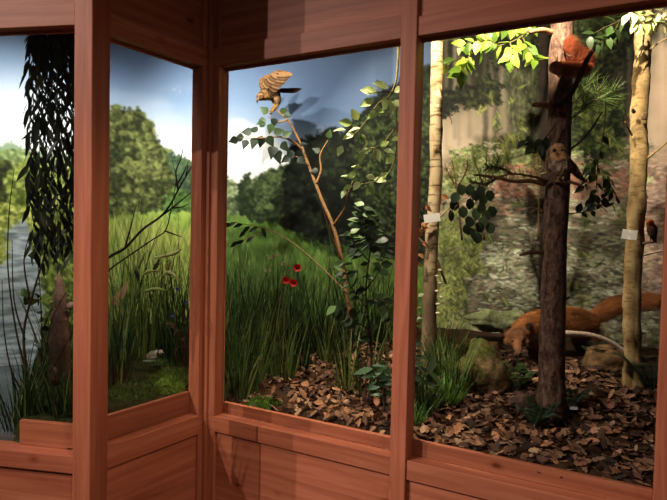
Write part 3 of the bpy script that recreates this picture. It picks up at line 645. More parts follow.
def moss_mound(c, r, label, cols, h=.05, n=2600, name='moss_mound'):
    t = thing(name, label, 'moss', c); mb = MB(); K = 22
    for i in range(K+1):
        for j in range(24):
            a = 2*math.pi*j/24; q = i/K; x = c.x+math.cos(a)*r[0]*q; y = c.y+math.sin(a)*r[1]*q
            z = ground(x,y)-.015 + h*(1-q*q)*(1+.5*noise.noise(V((x*14,y*14,3)))); mb.v.append((x,y,z)); mb.c.append(vary(cols[0],.2))
    for i in range(K):
        for j in range(24): mb.f.append((i*24+j, i*24+(j+1)%24, (i+1)*24+(j+1)%24, (i+1)*24+j))
    mb.build('cushion', MOSS, t); tf = MB()
    for i in range(n):
        q = math.sqrt(random.random()); a = random.uniform(0,6.283); x = c.x+math.cos(a)*r[0]*q; y = c.y+math.sin(a)*r[1]*q
        z = ground(x,y)-.015 + h*(1-q*q)*(1+.5*noise.noise(V((x*14,y*14,3))))
        tf.blade((x,y,z-.004), V((random.gauss(0,.5),random.gauss(0,.5),1)), random.uniform(.012,.03), .003, vary(random.choice(cols),.3), .3, 2)
    tag(tf.build('moss_tufts', GRASS, t), kind='stuff'); return t
MG = [rgb(84,104,40), rgb(104,126,50), rgb(62,82,34)]
moss_mound(at(176,2.84), (.16,.2), 'rounded bright green moss cushion right of centre in the side window', MG, .07)
moss_mound(at(136,2.68), (.14,.18), 'flatter dark green moss cushion at the left of the side window', [rgb(60,80,34), rgb(76,98,42), rgb(46,62,28)], .05)
moss_mound(at(160,3.25), (.2,.16), 'green moss bank behind the wading bird at the reed foot', [rgb(70,88,40), rgb(88,108,48)], .06, 2000)
# driftwood
q = at(184,3.05); t = thing('driftwood', 'gnarled brown driftwood standing among reeds at the right of the side window', 'driftwood', q)
mb = MB(); s = smooth_path([q-V((0,0,.02)), P(187,352,3.05), P(180,338,3.05), P(172,326,3.05), P(166,324,3.05)], 6); mb.tube(s, [max(.004,.03*(1-.7*i/len(s))*(1+.35*math.sin(i*1.9))) for i in range(len(s))], 9, rgb(92,66,50), jit=.25)
s2 = smooth_path([P(183,345,3.05), P(176,352,3.0), P(178,368,2.98)], 4); mb.tube(s2, taper(len(s2), .018, .006), 8, rgb(84,60,46), jit=.25); mb.build('wood', TWIG, t)
mb = MB(); a = at(149,2.98); a.z += .055; mb.leaf(a-V((.035,0,0)), (1,-.1,.12), (0,-.5,1), .075, .017, rgb(150,156,140), .1, .1, LANCE); single(mb, 'fallen_leaf', LEAF, a, 'pale strip-like leaf lying on the moss in the side window', 'leaf')
for (px,py), lb in zip([(177.5,289),(186.5,302.5),(172.5,315)], ['small blue flower, topmost of three at the right of the side window', 'small blue flower at the right frame of the side window', 'small blue flower just above the driftwood']):
    f = P(px,py,3.0); q = V((f.x+.02,3.02,ground(f.x+.02,3.02)-.01)); t = thing('blue_flower', lb, 'flower', q, 'blue flowers in the side window'); mb = MB(); mb.tube(smooth_path([q, q.lerp(f,.6)+V((.01,0,0)), f],4), .0015, 5, rgb(70,90,50)); mb.build('stalk', GRASS, t); mb = MB()
    for i in range(6): a = i*1.047; mb.leaf(f, (math.cos(a),-.3,math.sin(a)), (0,-1,.1), .013, .009, rgb(74,70,150), -.1, .1)
    mb.build('petals', PETAL, t)
for (a, b), lb in zip([((120,300),(127,281)),((113,306),(119,291))], ['pale brown withered reed leaf, right of two by the corner post', 'pale brown withered reed leaf, left of two by the corner post']):
    f0, f1 = P(*a,2.9), P(*b,2.88); q = V((f0.x,2.92,ground(f0.x,2.92)-.01)); t = thing('withered_reed', lb, 'reed', q, 'withered reeds by the corner post'); mb = MB(); mb.tube([q,f0], .002, 5, rgb(120,104,72)); mb.build('stalk', GRASS, t)
    mb = MB(); mb.leaf(f0, f1-f0, (0,-1,.1), (f1-f0).length, .035, rgb(168,142,104), .1, .3, LANCE); mb.build('leaf', DRY, t)
# ------------------------------------------------------------------ left bay
lb_cl = [(226,3.15,120,.78,.12,G1),(243,3.3,130,.72,.13,G1),(262,3.35,120,.66,.13,G1),(282,3.4,110,.6,.13,G1+G2),(304,3.45,70,.58,.13,G1+G2),(326,3.4,60,.62,.12,G1+G2),(352,3.5,60,.66,.12,G2),(376,3.45,90,.6,.12,G2),
         (226,2.82,110,.46,.08,G1),(243,2.86,110,.44,.09,G1),(258,3.05,110,.46,.09,G1+G2),(284,3.0,55,.40,.06,G1),(303,3.12,36,.34,.07,G1+G2),(350,2.8,28,.40,.05,GY+G1),(368,2.72,35,.42,.06,G1+G2),(238,2.74,60,.28,.06,G1),(330,3.2,24,.42,.05,G1+GY),(340,3.05,18,.28,.06,G2)]
lb_lb = ['tall bright grass against the inner corner post behind the left pane', 'tall meadow grass left of the white flowers', 'tall meadow grass around the white flowers', 'tall meadow grass behind the lower two poppies', 'dark tall grass to the right of the poppies', 'dark tall grass at the foot of the birch sapling', 'shaded tall grass behind the leafy bush', 'shaded tall grass by the middle post, left pane',
         'low grass tuft in the lower left corner of the left pane', 'low grass tuft second from the left along the board', 'grass tuft at the left edge of the leaf litter', 'spiky grass tuft growing out of the leaf litter in the middle of the left pane', 'small grass tuft at the back of the leaf litter', 'tuft of lit yellow-green blades under the leafy bush', 'green tuft by the middle post, left pane', 'short fine grass tuft at the board near the moss', 'tuft of pale upright blades beside the sapling stem', 'dark low tuft right of the sapling at the back of the litter']
for (px, y, n, h, sp, cs), l_ in zip(lb_cl, lb_lb): clump(px, y, n, h, sp, cs, l_, .0075, .28, .45)
moss_mound(at(264,2.66), (.1,.06), 'small patch of bright green moss at the board in the left pane', [rgb(76,110,44), rgb(96,132,56)], .03, 1200, 'moss_patch')
# birch sapling
ST = rgb(150,112,74)
t = branch_thing('birch_sapling', 'slender birch sapling leaning left with few dark leaves under the bird of prey', 'tree',
    [[(352,330,3.25),(342,262,3.27),(333,226,3.3),(322,200,3.34),(309,166,3.39),(300,142,3.43),(288,120,3.47),(275,110,3.5),(271,112.5,3.5)],[(316,184,3.36),(321,170,3.36),(320,155,3.36),(328,140,3.36)],[(333,226,3.3),(345,208,3.2),(347,196,3.12),(353,180,3.1)],
     [(303,150,3.42),(294,142,3.4),(280,137,3.38),(262,138,3.36),(240,138,3.34)],[(288,120,3.47),(278,122,3.45),(267,116,3.44)],[(342,262,3.22),(330,232,3.15),(322,205,3.1)],[(309,166,3.39),(300,158,3.38),(290,156,3.36)]], None, 3.2, (.0135,.0035), ST)
lf = MB(); BL = [rgb(40,56,34), rgb(28,40,26), rgb(64,86,46)]
for (px,py,dx,dz,L,c) in [(268,113,-.6,.4,.06,2),(275,118,-.2,-1,.055,1),(280,112,.8,.3,.05,2),(284,115,.9,-.2,.05,0),(266,120,-.9,-.4,.06,2),(272,124,-.3,-1,.06,2),(258,131,-.9,.3,.06,0),(252,132,-.9,0,.065,0),(262,136,-.2,-1,.07,1),(256,138,-.4,-1,.07,0),(244,137,-1,-.2,.07,1),(238,139,-1,-.3,.06,1),(247,140,-.4,-1,.06,1),
        (268,136,.4,-.8,.07,0),(274,133,.9,.3,.06,2),(282,142,.5,-.8,.07,0),(274,146,-.2,-1,.08,1),(277,150,.2,-1,.085,1),(283,136,.8,.4,.055,2),(292,150,-.4,-1,.06,1),(290,157,-.8,-.5,.06,1),(298,158,.7,-.5,.06,1),(296,164,-.2,-1,.06,1),(264,127,-.5,.7,.05,2),(300,145,.9,.2,.045,1),
        (320,152,-.8,.4,.05,0),(328,138,.3,1,.05,2),(318,170,-.8,-.2,.05,1),(336,150,.8,.2,.05,1)]:
    lf.leaf(P(px,py,3.36), (dx,random.uniform(-.3,.3),dz), TOCAM+rnd(.45), L*1.08, L*.85, vary(BL[c],.15), .15, .2, BIRCHLEAF)
lf.build('foliage', LEAF, t)
branch_thing('drooping_twig', 'thin pale twig with drooping dark leaves crossing the meadow in the left pane', 'branch',
    [[(350,296,2.95),(322,268,2.95),(304,252,2.95),(290,241,2.95),(272,231,2.95),(255,226,2.9),(232,222,2.9)],[(272,231,2.95),(255,236,2.9),(236,242,2.9)]], None, 2.95, (.005,.0015), rgb(140,116,84))
lf = MB()
for px,py,dx,dz in [(258,227,-1,-.5),(250,226,-.8,-.7),(243,224,-1,-.3),(236,222,-1,-.5),(246,230,-.7,-.8),(254,236,-.8,-.6),(244,240,-.9,-.5),(238,241,-.8,-.7),(262,228,.4,-.9),(230,223,-1,-.6)]:
    lf.leaf(P(px,py,2.9), (dx,0,dz), TOCAM+rnd(.5), .055, .022, vary(rgb(40,54,34),.2), .2, .2, LANCE)
o_ = [o for o in C.objects if o.name == 'drooping_twig'][0]; lf.build('foliage', LEAF, o_)
# bright hazel spray by the middle post
HL = [rgb(160,182,104), rgb(190,206,140), rgb(128,154,80)]
t = branch_thing('hazel_branch', 'leafy branch with large pale lit leaves along the middle post, left pane', 'branch',
    [[(398,-40,2.62),(398,60,2.62),(392,92,2.6),(378,104,2.6),(364,124,2.6),(350,138,2.6)],[(392,92,2.6),(380,92,2.55),(366,94,2.55)],[(394,130,2.62),(380,146,2.6),(366,150,2.58),(354,170,2.58)],[(396,100,2.6),(396,150,2.62),(386,176,2.62),(362,184,2.6),(346,188,2.6)]], None, 2.6, (.006,.002), rgb(120,110,66))
lf = MB()
for (px,py,dx,dz,L,c) in [(388,88,-.9,.3,.075,1),(380,90,-.3,1,.05,1),(375,92,-1,.2,.07,1),(384,96,.1,-1,.075,1),(388,100,.4,-.6,.065,1),(374,100,-1,-.4,.07,0),(376,94,-.8,.6,.06,1),(394,92,.9,.4,.06,1),(392,102,.9,-.3,.065,1),(378,112,-.9,-.5,.06,2),(386,110,-.8,-.2,.05,2),
        (358,120,-.5,.8,.06,0),(352,124,-1,.2,.065,0),(360,128,-.9,-.2,.06,1),(354,134,-.9,-.4,.06,1),(346,130,-1,.0,.06,0),(362,134,.2,-1,.045,2),(342,146,-.4,-1,.05,1),
        (366,146,-.3,.9,.045,1),(370,150,-.9,-.2,.055,1),(374,148,.5,-.9,.07,1),(364,152,-.5,-.9,.055,0),(380,146,.8,.5,.05,0),(384,150,.9,-.2,.05,1),(392,140,.8,.2,.05,2),
        (362,168,-.9,.2,.05,0),(356,174,-.9,-.3,.05,0),(366,176,.8,-.2,.05,1),(374,180,.9,0,.06,1),(360,182,-.6,-.7,.05,1),(352,186,-.9,-.3,.045,2),(370,186,.4,-.9,.05,2),(380,178,.7,.6,.045,0),(350,178,-.9,.3,.045,2),(346,190,-.5,-.8,.045,1),(386,164,.6,.7,.05,2)]:
    lf.leaf(P(px,py,2.58), (dx,random.uniform(-.35,.1),dz), TOCAM*.8+V((0,0,.5))+rnd(.45), L, L*.68, vary(HL[c],.15), .15, .25)
lf.build('foliage', LEAF, t)
RL = [rgb(52,74,46), rgb(66,92,56), rgb(42,58,38), rgb(92,120,72)]
t = branch_thing('leafy_bush', 'dark leafy bush with oval leaves beside the middle post, left pane', 'bush',
    [[(374,395,2.66),(370,340,2.66),(366,290,2.66),(372,240,2.66),(378,215,2.66)],[(368,310,2.66),(350,285,2.62),(344,262,2.6)],[(366,290,2.66),(380,268,2.62),(388,240,2.6)],[(369,330,2.66),(352,318,2.62),(336,306,2.62)],[(370,262,2.66),(356,246,2.62),(350,232,2.62)],[(367,300,2.66),(382,300,2.6),(390,318,2.6)],[(372,240,2.66),(360,226,2.66),(364,205,2.66)]],
    dict(n=13, L=.058, W=.042, cols=RL, t0=.25, droop=.5), 2.66, (.006,.002), rgb(70,66,44))
for px,py,l_ in [(370,262,''),]: pass
branch_thing('low_plant', 'low plant with broad dark hanging leaves at the board by the middle post', 'plant',
    [[(384,412,2.42),(384,392,2.42),(382,372,2.4)],[(384,395,2.42),(376,378,2.4),(372,366,2.4)],[(384,392,2.42),(392,372,2.42)]], dict(n=6, L=.085, W=.035, cols=[rgb(52,78,52),rgb(66,94,60)], droop=.7, t0=.4), 2.42, (.004,.002), rgb(60,70,44))
# poppies and white flowers
for (px,py), lb in zip([(297.3,267.5),(286,280),(293.5,282.5)], ['red poppy bloom, highest of the three', 'red poppy bloom, lower left of the three', 'red poppy bloom, lower right of the three']):
    f = P(px,py,3.02); q = V((f.x+.015,3.05,ground(f.x+.015,3.05)-.01)); t = thing('poppy', lb, 'flower', q, 'red poppies in the left pane'); mb = MB(); mb.tube(smooth_path([q, q.lerp(f,.6)+V((.015,0,0)), f],4), .0017, 5, rgb(80,100,54)); mb.build('stalk', GRASS, t); mb = MB()
    for i in range(6): a = i*1.047+.3; mb.leaf(f, (math.cos(a),-.35,math.sin(a)), (0,-1,.2), .024, .026, vary(rgb(190,30,22),.15), -.25, .15, [(0,.2),(.4,.9),(.8,1),(1,.6)])
    pet = mb.build('petals', PETAL, t); mb = MB(); mb.ell(f-V((0,.008,0)), (.004,.004,.004), None, rgb(30,24,24), 8, 6); mb.build('centre', PETAL, pet)
for (px,py,r), lb in zip([(273.5,256,.02),(266.5,257.5,.014),(283.5,263.5,.015),(268,270.5,.016)], ['cream flower head, largest at the top of the grass', 'cream flower head just left of the largest', 'greenish white flower head nearest the poppies', 'cream flower head lowest of the four']):
    f = P(px,py,3.08); q = V((f.x-.01,3.1,ground(f.x,3.1)-.01)); t = thing('white_flower', lb, 'flower', q, 'cream flowers in the left pane'); mb = MB(); mb.tube(smooth_path([q, q.lerp(f,.6), f],4), .0017, 5, rgb(80,100,54)); mb.build('stalk', GRASS, t); mb = MB()
    for i in range(26): d = V((random.gauss(0,1),-abs(random.gauss(0,.7)),random.gauss(0,.7)+.2)).normalized(); mb.leaf(f, d, TOCAM+rnd(.5), r, r*.6, vary(rgb(196,196,150),.1), .1, .1)
    mb.build('petals', PETAL, t)
# ------------------------------------------------------------------ right bay: trees
def trunk(name, label, mat, pts, r, y, amp=.03, top=None, n=18):
    base = P(*pts[-1], y); t = thing(name, label, 'tree', base); path = PP([pts[0]], y)[0]; full = [V((path.x, path.y, HIGH-.005))]+PP(pts, y)
    full[-1].z = ground(full[-1].x, y)-.03; s = smooth_path(full, 9); k = len(s); rr = [r[0]+(r[1]-r[0])*(i/(k-1)) for i in range(k)]
    rr[-1] *= 1.45; rr[-2] *= 1.32; rr[-3] *= 1.2; rr[-4] *= 1.1
    mb = MB(); mb.tube(s, rr, n, (1,1,1), up=(0,1,0)); o = V((r[0]*900,0,0))
    out = []
    for i, v in enumerate(mb.v):
        c = s[i//n]; d = V(v)-c; a = 1+amp*3*noise.noise(V(v)*9+o)+amp*1.6*noise.noise(V(v)*28+o); out.append(tuple(c+d*a))
    mb.v = out; return mb.build('trunk', mat, t), s
tb, sb = trunk('birch_tree', 'slim birch trunk with pale flaking bark and a white card, left in the right pane', BIRCH, [(437,40),(436,130),(435.5,190),(432,230),(430,280),(429.5,330),(428.5,376)], (.030,.040), 3.0, .05)
def stub(t, pts, r0, r1, col=rgb(96,76,58), name='branch_stub', y=None, mat=TWIG):
    mb = MB(); s = smooth_path(PP(pts, y), 4); mb.tube(s, taper(len(s), r0, r1), 9, col, jit=.1); return mb.build(name, mat, t)
stub(tb, [(431,247,3.0),(424,244,2.98),(418,238,2.96),(412,232,2.95)], .010, .006, rgb(176,150,112)); stub(tb, [(434,222,2.98),(445,212,2.95),(455,200,2.92),(462,186,2.9)], .006, .003, rgb(176,152,110))
stub(tb, [(432,252,3.0),(440,268,2.98),(446,284,2.97)], .012, .006, rgb(90,64,48))
for i,(px,py) in enumerate([(437,276),(440,283),(437,291),(441,297),(438,304),(440,270),(438,313)]):
    mb = MB(); mb.ell(P(px,py,2.95), (.013,.016,.006), None, rgb(200,188,156), 12, 6); mb.build('shelf_fungus', PLAIN, tb)
lf = MB()
for px,py in [(424,222),(421,228),(424,232),(420,236),(425,226),(422,244),(424,258),(420,262),(441,196),(443,203),(426,205)]: lf.leaf(P(px,py,2.95), rnd(1)+V((0,0,-.3)), TOCAM+rnd(.7), .045, .03, vary(rgb(176,118,78),.25), .4, .4)
lf.build('dry_leaves', DRY, tb.parent)
tp, s_p = trunk('pine_tree', 'thick dark scaly pine trunk in the middle of the right pane', PINE, [(562,20),(560.5,60),(559,150),(554.5,250),(552.5,330),(551,413)], (.044,.056), 2.45, .025)
stub(tp, [(552,107,2.45),(543,105,2.42),(534,105,2.39)], .014,.010, rgb(150,112,76)); stub(tp, [(553,33,2.45),(542,30,2.42),(530,32,2.39)], .013,.009, rgb(150,116,80))
stub(tp, [(545,253,2.45),(532,252,2.42),(520,255,2.4)], .010,.006, rgb(92,66,50)); stub(tp, [(563,300,2.45),(570,297,2.44)], .008,.005); stub(tp, [(543,212,2.46),(538,208,2.46)], .008,.005)
stub(tp, [(560,104,2.40),(570,94,2.36),(578,80,2.33),(586,62,2.31),(592,51,2.30)], .013,.009, rgb(64,50,46), 'broken_branch')
stub(tp, [(566,152,2.42),(580,142,2.4),(592,128,2.38),(602,112,2.38)], .006,.003, rgb(44,38,32), 'thin_branch')
stub(tp, [(545,184,2.42),(530,181,2.4),(512,181,2.38),(494,177,2.36),(474,175,2.35)], .011,.004, rgb(108,74,52), 'side_branch')
tt, s_t = trunk('beech_tree', 'smooth tan trunk with patchy bark and a white card, right in the right pane', BEECH, [(644,15),(643,60),(639,115),(638.5,170),(635,230),(632,300),(632.5,350),(633,398)], (.036,.041), 2.68, .07)
stub(tt, [(646,52,2.66),(654,46,2.64),(667,38,2.6)], .006,.003, rgb(150,130,96)); stub(tt, [(645,160,2.66),(655,152,2.62),(672,138,2.6)], .007,.004, rgb(150,126,90)); stub(tt, [(632,135,2.64),(628,128,2.6),(625,121,2.58)], .005,.003, rgb(130,110,80))
stub(tt, [(641,244,2.66),(648,242.5,2.62),(657,242,2.6)], .008,.004, rgb(110,90,66)); stub(tt, [(638,258,2.66),(650,254,2.62),(672,250,2.6)], .004,.002, rgb(80,66,52)); stub(tt, [(644,120,2.62),(646,113,2.61)], .014,.009, rgb(84,66,50)); stub(tt, [(634,112,2.62),(632,108,2.6)], .009,.006, rgb(190,160,120)); stub(tt, [(644,35,2.62),(642,50,2.6),(636,62,2.6)], .004,.002, rgb(60,46,36))
# cards
def card(label, c, w, h, tilt, ry):
    mb = MB(); mb.box((-w/2,-.0008,-h/2),(w/2,.0008,h/2),rgb(228,226,222)); o = mb.build('label_card', PLAIN, None, False); o.location = c; o.rotation_euler = (math.radians(-8), math.radians(tilt), math.radians(ry)); return tag(o, label, 'card')
card('white paper card tilted across the birch trunk', P(432,218,2.935), .088, .044, -9, 8)
card('white paper card on the tan trunk at the right', P(629.5,234.5,2.60), .064, .046, 6, -34)
card('small white paper slip lying in the leaf litter right of the pine', at(576,2.42,.045), .046, .034, 8, 20); C.objects[-1].rotation_euler = (math.radians(-50), .1, .35)
# ------------------------------------------------------------------ right bay: foliage
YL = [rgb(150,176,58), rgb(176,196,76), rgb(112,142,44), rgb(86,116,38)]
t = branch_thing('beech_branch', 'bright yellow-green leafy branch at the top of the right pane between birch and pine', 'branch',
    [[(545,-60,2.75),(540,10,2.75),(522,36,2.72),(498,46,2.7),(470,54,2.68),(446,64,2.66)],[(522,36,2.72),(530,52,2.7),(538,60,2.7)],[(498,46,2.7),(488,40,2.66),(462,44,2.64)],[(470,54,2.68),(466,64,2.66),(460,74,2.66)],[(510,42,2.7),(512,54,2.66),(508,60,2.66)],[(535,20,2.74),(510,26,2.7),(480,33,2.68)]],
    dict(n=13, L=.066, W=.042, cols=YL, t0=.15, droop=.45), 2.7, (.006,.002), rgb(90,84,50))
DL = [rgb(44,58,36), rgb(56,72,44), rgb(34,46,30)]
t = branch_thing('alder_spray', 'hanging spray of rounded dark leaves right of the birch trunk', 'branch', [[(464,184,2.9),(470,196,2.88),(474,215,2.86),(477,238,2.86)],[(470,196,2.88),(460,202,2.86),(450,214,2.84)],[(472,200,2.88),(482,212,2.86),(490,226,2.86)],[(464,184,2.9),(476,182,2.88),(490,188,2.88)]], None, 2.9, (.003,.0015), rgb(90,76,50))
lf = MB()
for px,py in [(452,206),(458,198),(463,212),(450,216),(470,204),(474,196),(468,222),(476,214),(482,208),(486,216),(478,228),(472,234),(484,222),(490,212),(470,190),(480,192),(488,196),(466,230),(477,238),(460,190),(490,228),(483,200)]:
    lf.leaf(P(px,py-6,2.86), (random.uniform(-.5,.5),random.uniform(-.2,.2),-1), TOCAM+rnd(.45), .06, .05, vary(random.choice(DL),.2), .1, .15, [(0,.1),(.2,.75),(.5,1),(.8,.8),(1,.1)])
lf.build('foliage', LEAF, t)
def needles(lf, s, n, L, cols, t0=.2, w=.0022, spread=.8, fwd=.5):
    for i in range(n):
        p, tg = along(s, t0+(1-t0)*random.random()); d = tg*fwd + rnd(spread); lf.blade(p, d, L*random.uniform(.7,1.2), w, vary(random.choice(cols),.25), 0, 2)
NC = [rgb(70,92,46), rgb(92,112,58), rgb(48,64,36), rgb(120,136,74)]
def needle_branch(label, stems, y, n, L, cols=NC, r=(.006,.002), name='pine_branch', cat='branch', spread=.8):
    t = thing(name, label, cat, P(*stems[0][0], y)); mb = MB(); lf = MB()
    for st in stems: s = stem(mb, PP(st, y), *r, rgb(80,60,42)); needles(lf, s, n, L, cols, spread=spread)
    mb.build('stem', TWIG, t); lf.build('needles', LEAF, t); return t
needle_branch('long-needled pine spray right of the pine trunk below the squirrel', [[(566,122),(580,112),(592,100),(600,88)],[(580,112),(586,98),(582,84)],[(592,100),(604,98),(612,92)],[(566,118),(574,104),(590,80)]], 2.55, 130, .085)
needle_branch('dark pine twig with dense needles along the side branch left of the pine trunk', [[(548,181),(530,176),(512,174),(496,177),(478,174)],[(512,174),(500,168),(486,168)],[(500,176),(486,184),(470,182)]], 2.40, 130, .04, [rgb(52,70,36), rgb(70,92,44), rgb(40,54,30)])
needle_branch('small young pine with upright tuft at mid height right of the birch', [[(484,240),(484,200),(486,170),(487,148)],[(485,190),(478,170),(474,156)],[(485,186),(494,172),(499,156)]], 3.2, 110, .06, [rgb(98,112,58), rgb(126,134,76), rgb(74,88,46)])
needle_branch('second small pine shoot close to the left of the pine trunk', [[(538,240),(539,200),(540,172),(541,146)],[(539,180),(534,164),(533,152)]], 3.1, 90, .05, [rgb(110,98,54), rgb(96,108,56), rgb(70,74,42)])
needle_branch('tawny dry pine tuft leaning left beside the birch', [[(462,240),(458,200),(455,176),(452,160)],[(458,190),(450,176),(446,168)],[(458,186),(466,172),(468,160)]], 3.25, 100, .06, [rgb(150,134,76), rgb(120,112,60), rgb(92,92,50)])
# stems that carry those three shoots down to the soil
t = branch_thing('light_leaved_twig', 'twig with small light green leaves hanging right of the owl', 'branch', [[(606,100,2.6),(604,130,2.58),(598,160,2.56),(596,190,2.55),(590,205,2.54)],[(600,150,2.57),(590,168,2.55),(584,186,2.55)],[(598,165,2.56),(608,178,2.55),(612,192,2.55)]], dict(n=12, L=.05, W=.028, cols=[rgb(120,146,66),rgb(86,110,50),rgb(46,60,34)], t0=.3, droop=.9), 2.56, (.003,.0015), rgb(60,50,36))
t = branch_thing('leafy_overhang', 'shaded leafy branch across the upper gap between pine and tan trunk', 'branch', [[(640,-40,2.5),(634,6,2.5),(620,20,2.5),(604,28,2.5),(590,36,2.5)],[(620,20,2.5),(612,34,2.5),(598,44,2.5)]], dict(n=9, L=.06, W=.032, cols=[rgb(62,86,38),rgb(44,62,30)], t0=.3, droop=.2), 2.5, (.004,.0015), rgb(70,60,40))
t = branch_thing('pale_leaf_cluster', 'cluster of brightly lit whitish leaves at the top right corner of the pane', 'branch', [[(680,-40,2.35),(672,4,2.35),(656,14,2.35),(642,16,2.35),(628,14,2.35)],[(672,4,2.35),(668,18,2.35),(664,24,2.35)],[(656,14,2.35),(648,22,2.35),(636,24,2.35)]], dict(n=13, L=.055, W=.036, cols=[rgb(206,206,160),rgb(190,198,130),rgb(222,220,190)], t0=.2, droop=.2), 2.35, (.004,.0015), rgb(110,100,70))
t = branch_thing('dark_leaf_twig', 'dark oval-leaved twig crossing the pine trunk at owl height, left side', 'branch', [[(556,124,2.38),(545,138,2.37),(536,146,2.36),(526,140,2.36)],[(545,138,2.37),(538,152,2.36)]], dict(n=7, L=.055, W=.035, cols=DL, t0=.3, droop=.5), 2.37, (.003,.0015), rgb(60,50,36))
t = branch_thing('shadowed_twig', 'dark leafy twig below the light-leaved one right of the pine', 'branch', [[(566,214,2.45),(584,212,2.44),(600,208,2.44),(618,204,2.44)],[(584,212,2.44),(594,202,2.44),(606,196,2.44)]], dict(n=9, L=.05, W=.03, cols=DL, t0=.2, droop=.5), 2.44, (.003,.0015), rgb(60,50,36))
# low plants around the birch
for (px, y, n, h, sp, cs, w), lb in zip([(416,2.75,90,.34,.05,G1,.008),(424,2.55,120,.16,.06,G1,.007),(448,2.62,110,.15,.07,[rgb(88,130,52),rgb(70,108,46)],.007),(446,2.9,80,.3,.05,G1+GY,.007),(458,2.7,60,.3,.03,G1,.007),(414,2.4,90,.13,.05,[rgb(80,118,48),rgb(64,98,42)],.007),(444,3.2,90,.22,.1,G1,.006)],
    ['grass tuft left of the birch foot by the middle post', 'low bright tuft in front of the birch foot', 'low bright green tuft in front of the mossy boulder', 'pale-tipped tuft right behind the birch foot', 'slender upright blades at the left side of the mossy boulder', 'short green tuft at the board, lower left of the right pane', 'short green grass patch behind the birch at the backdrop']):
    clump(px, y, n, h, sp, cs, lb, w, .5, .6)
branch_thing('broad_leaved_plant', 'dark broad-leaved plant at the left edge of the right pane below the birch', 'plant', [[(414,400,2.5),(414,370,2.5),(412,345,2.5)],[(414,392,2.5),(424,376,2.48),(430,372,2.48)],[(414,385,2.5),(408,366,2.5)]], dict(n=8, L=.075, W=.03, cols=[rgb(62,78,50),rgb(48,62,40)], t0=.2, droop=.6), 2.5, (.004,.002), rgb(60,60,40))
branch_thing('ivy_sprig', 'small trailing sprig with reddish leaves on the birch foot at the left', 'plant', [[(420,345,2.85),(416,320,2.85),(418,296,2.85)],[(418,330,2.85),(412,312,2.85)]], dict(n=8, L=.032, W=.025, cols=[rgb(150,70,46),rgb(96,104,52)], t0=.2), 2.85, (.003,.0015), rgb(70,56,40))
# rocks
c = P(482,372,2.78); rock('boulder', 'big mossy boulder with tan flank below the birch and fox', 'rock', (c.x, c.y, c.z-.01), (.125,.12,.135), [rgb(132,108,76), rgb(90,74,54)], 2, .26, rgb(84,88,44))
c = P(524,402,2.55); rock('stone', 'flat pinkish stone slab leaning by the foot of the pine', 'stone', (c.x, c.y, c.z-.012), (.062,.06,.05), [rgb(124,96,82), rgb(92,72,64)], 5, .22)
c = P(582,408,2.55); rock('stone', 'dark round stone right of the pine foot', 'stone', (c.x, c.y, c.z-.01), (.05,.05,.05), [rgb(84,66,56), rgb(60,48,42)], 6, .2)
c = P(606,366,2.95); rock('boulder', 'brown rough boulder under the fallen branch between pine and tan trunk', 'rock', (c.x, c.y, c.z), (.12,.09,.1), [rgb(112,86,58), rgb(80,62,44)], 8, .22)
c = P(505,342,3.3); rock('stone', 'low brown stone behind the fox nose and mossy boulder', 'stone', (c.x-.12, c.y, c.z-.05), (.12,.08,.05), [rgb(112,80,60), rgb(84,64,48)], 9, .25)
c = P(455,322,3.55); rock('boulder', 'grey-green lichen covered rock at the backdrop left of the fox', 'rock', (c.x+.3, c.y, c.z+.01), (.2,.12,.07), [rgb(120,124,100), rgb(84,88,72)], 11, .3, rgb(110,118,84))
# fallen branch
a = PP([(548,332),(566,333),(590,335),(608,341),(626,352),(640,362)], 2.8); t = thing('fallen_branch', 'pale bare fallen branch slanting between pine and tan trunk', 'branch', a[0]); mb = MB(); s = smooth_path(a, 5); mb.tube(s, taper(len(s), .014, .011), 10, rgb(176,156,140), jit=.08); mb.build('wood', TWIG, t)
# ferns
def fern(base, label, n, L, cols, lean=.8):
    t = thing('fern', label, 'fern', base); 
    for i in range(n):
        a = 6.283*i/n+random.uniform(-.3,.3); mb = MB(); d = V((math.cos(a)*lean, math.sin(a)*lean, 1)); k = L*random.uniform(.7,1.1)
        pts = [base, base+d*k*.4, base+d*k*.72+V((0,0,-.03*k)), base+V((d.x,d.y,.75))*k*1.0]; s = smooth_path(pts, 5); mb.tube(s, taper(len(s), .002, .0008), 5, cols[0])
        for j in range(22):
            tt_ = .15+.85*j/22; p, tg = along(s, tt_); sd = tg.cross(V((0,0,1))); sd = sd.normalized() if sd.length > .01 else V((1,0,0)); ln = .05*math.sin(math.pi*(.15+.83*tt_))*L/.2
            for sg in (-1,1): mb.leaf(p, sd*sg+tg*.35, V((0,0,1))+rnd(.2), ln, ln*.34, vary(random.choice(cols),.2), .15, .05, [(0,.5),(.3,1),(.7,.7),(1,.05)])
        mb.build('frond', LEAF, t)
FC = [rgb(58,82,60), rgb(72,98,70), rgb(46,66,50)]
fern(at(540,2.36), 'blue-green fern at the front left of the pine foot', 8, .13, FC); fern(at(570,2.46), 'small fern at the right of the pine foot', 7, .13, FC)
fern(at(518,2.72), 'green fern between the mossy boulder and the fox', 7, .15, [rgb(62,84,48), rgb(80,104,56)]); fern(at(657,2.62), 'dark fern at the right edge behind the tan trunk', 9, .24, [rgb(40,58,44), rgb(52,72,52)])
fern(at(600,3.0), 'dim fern in front of the brown boulder by the tan trunk', 7, .16, [rgb(48,62,42), rgb(60,76,48)])
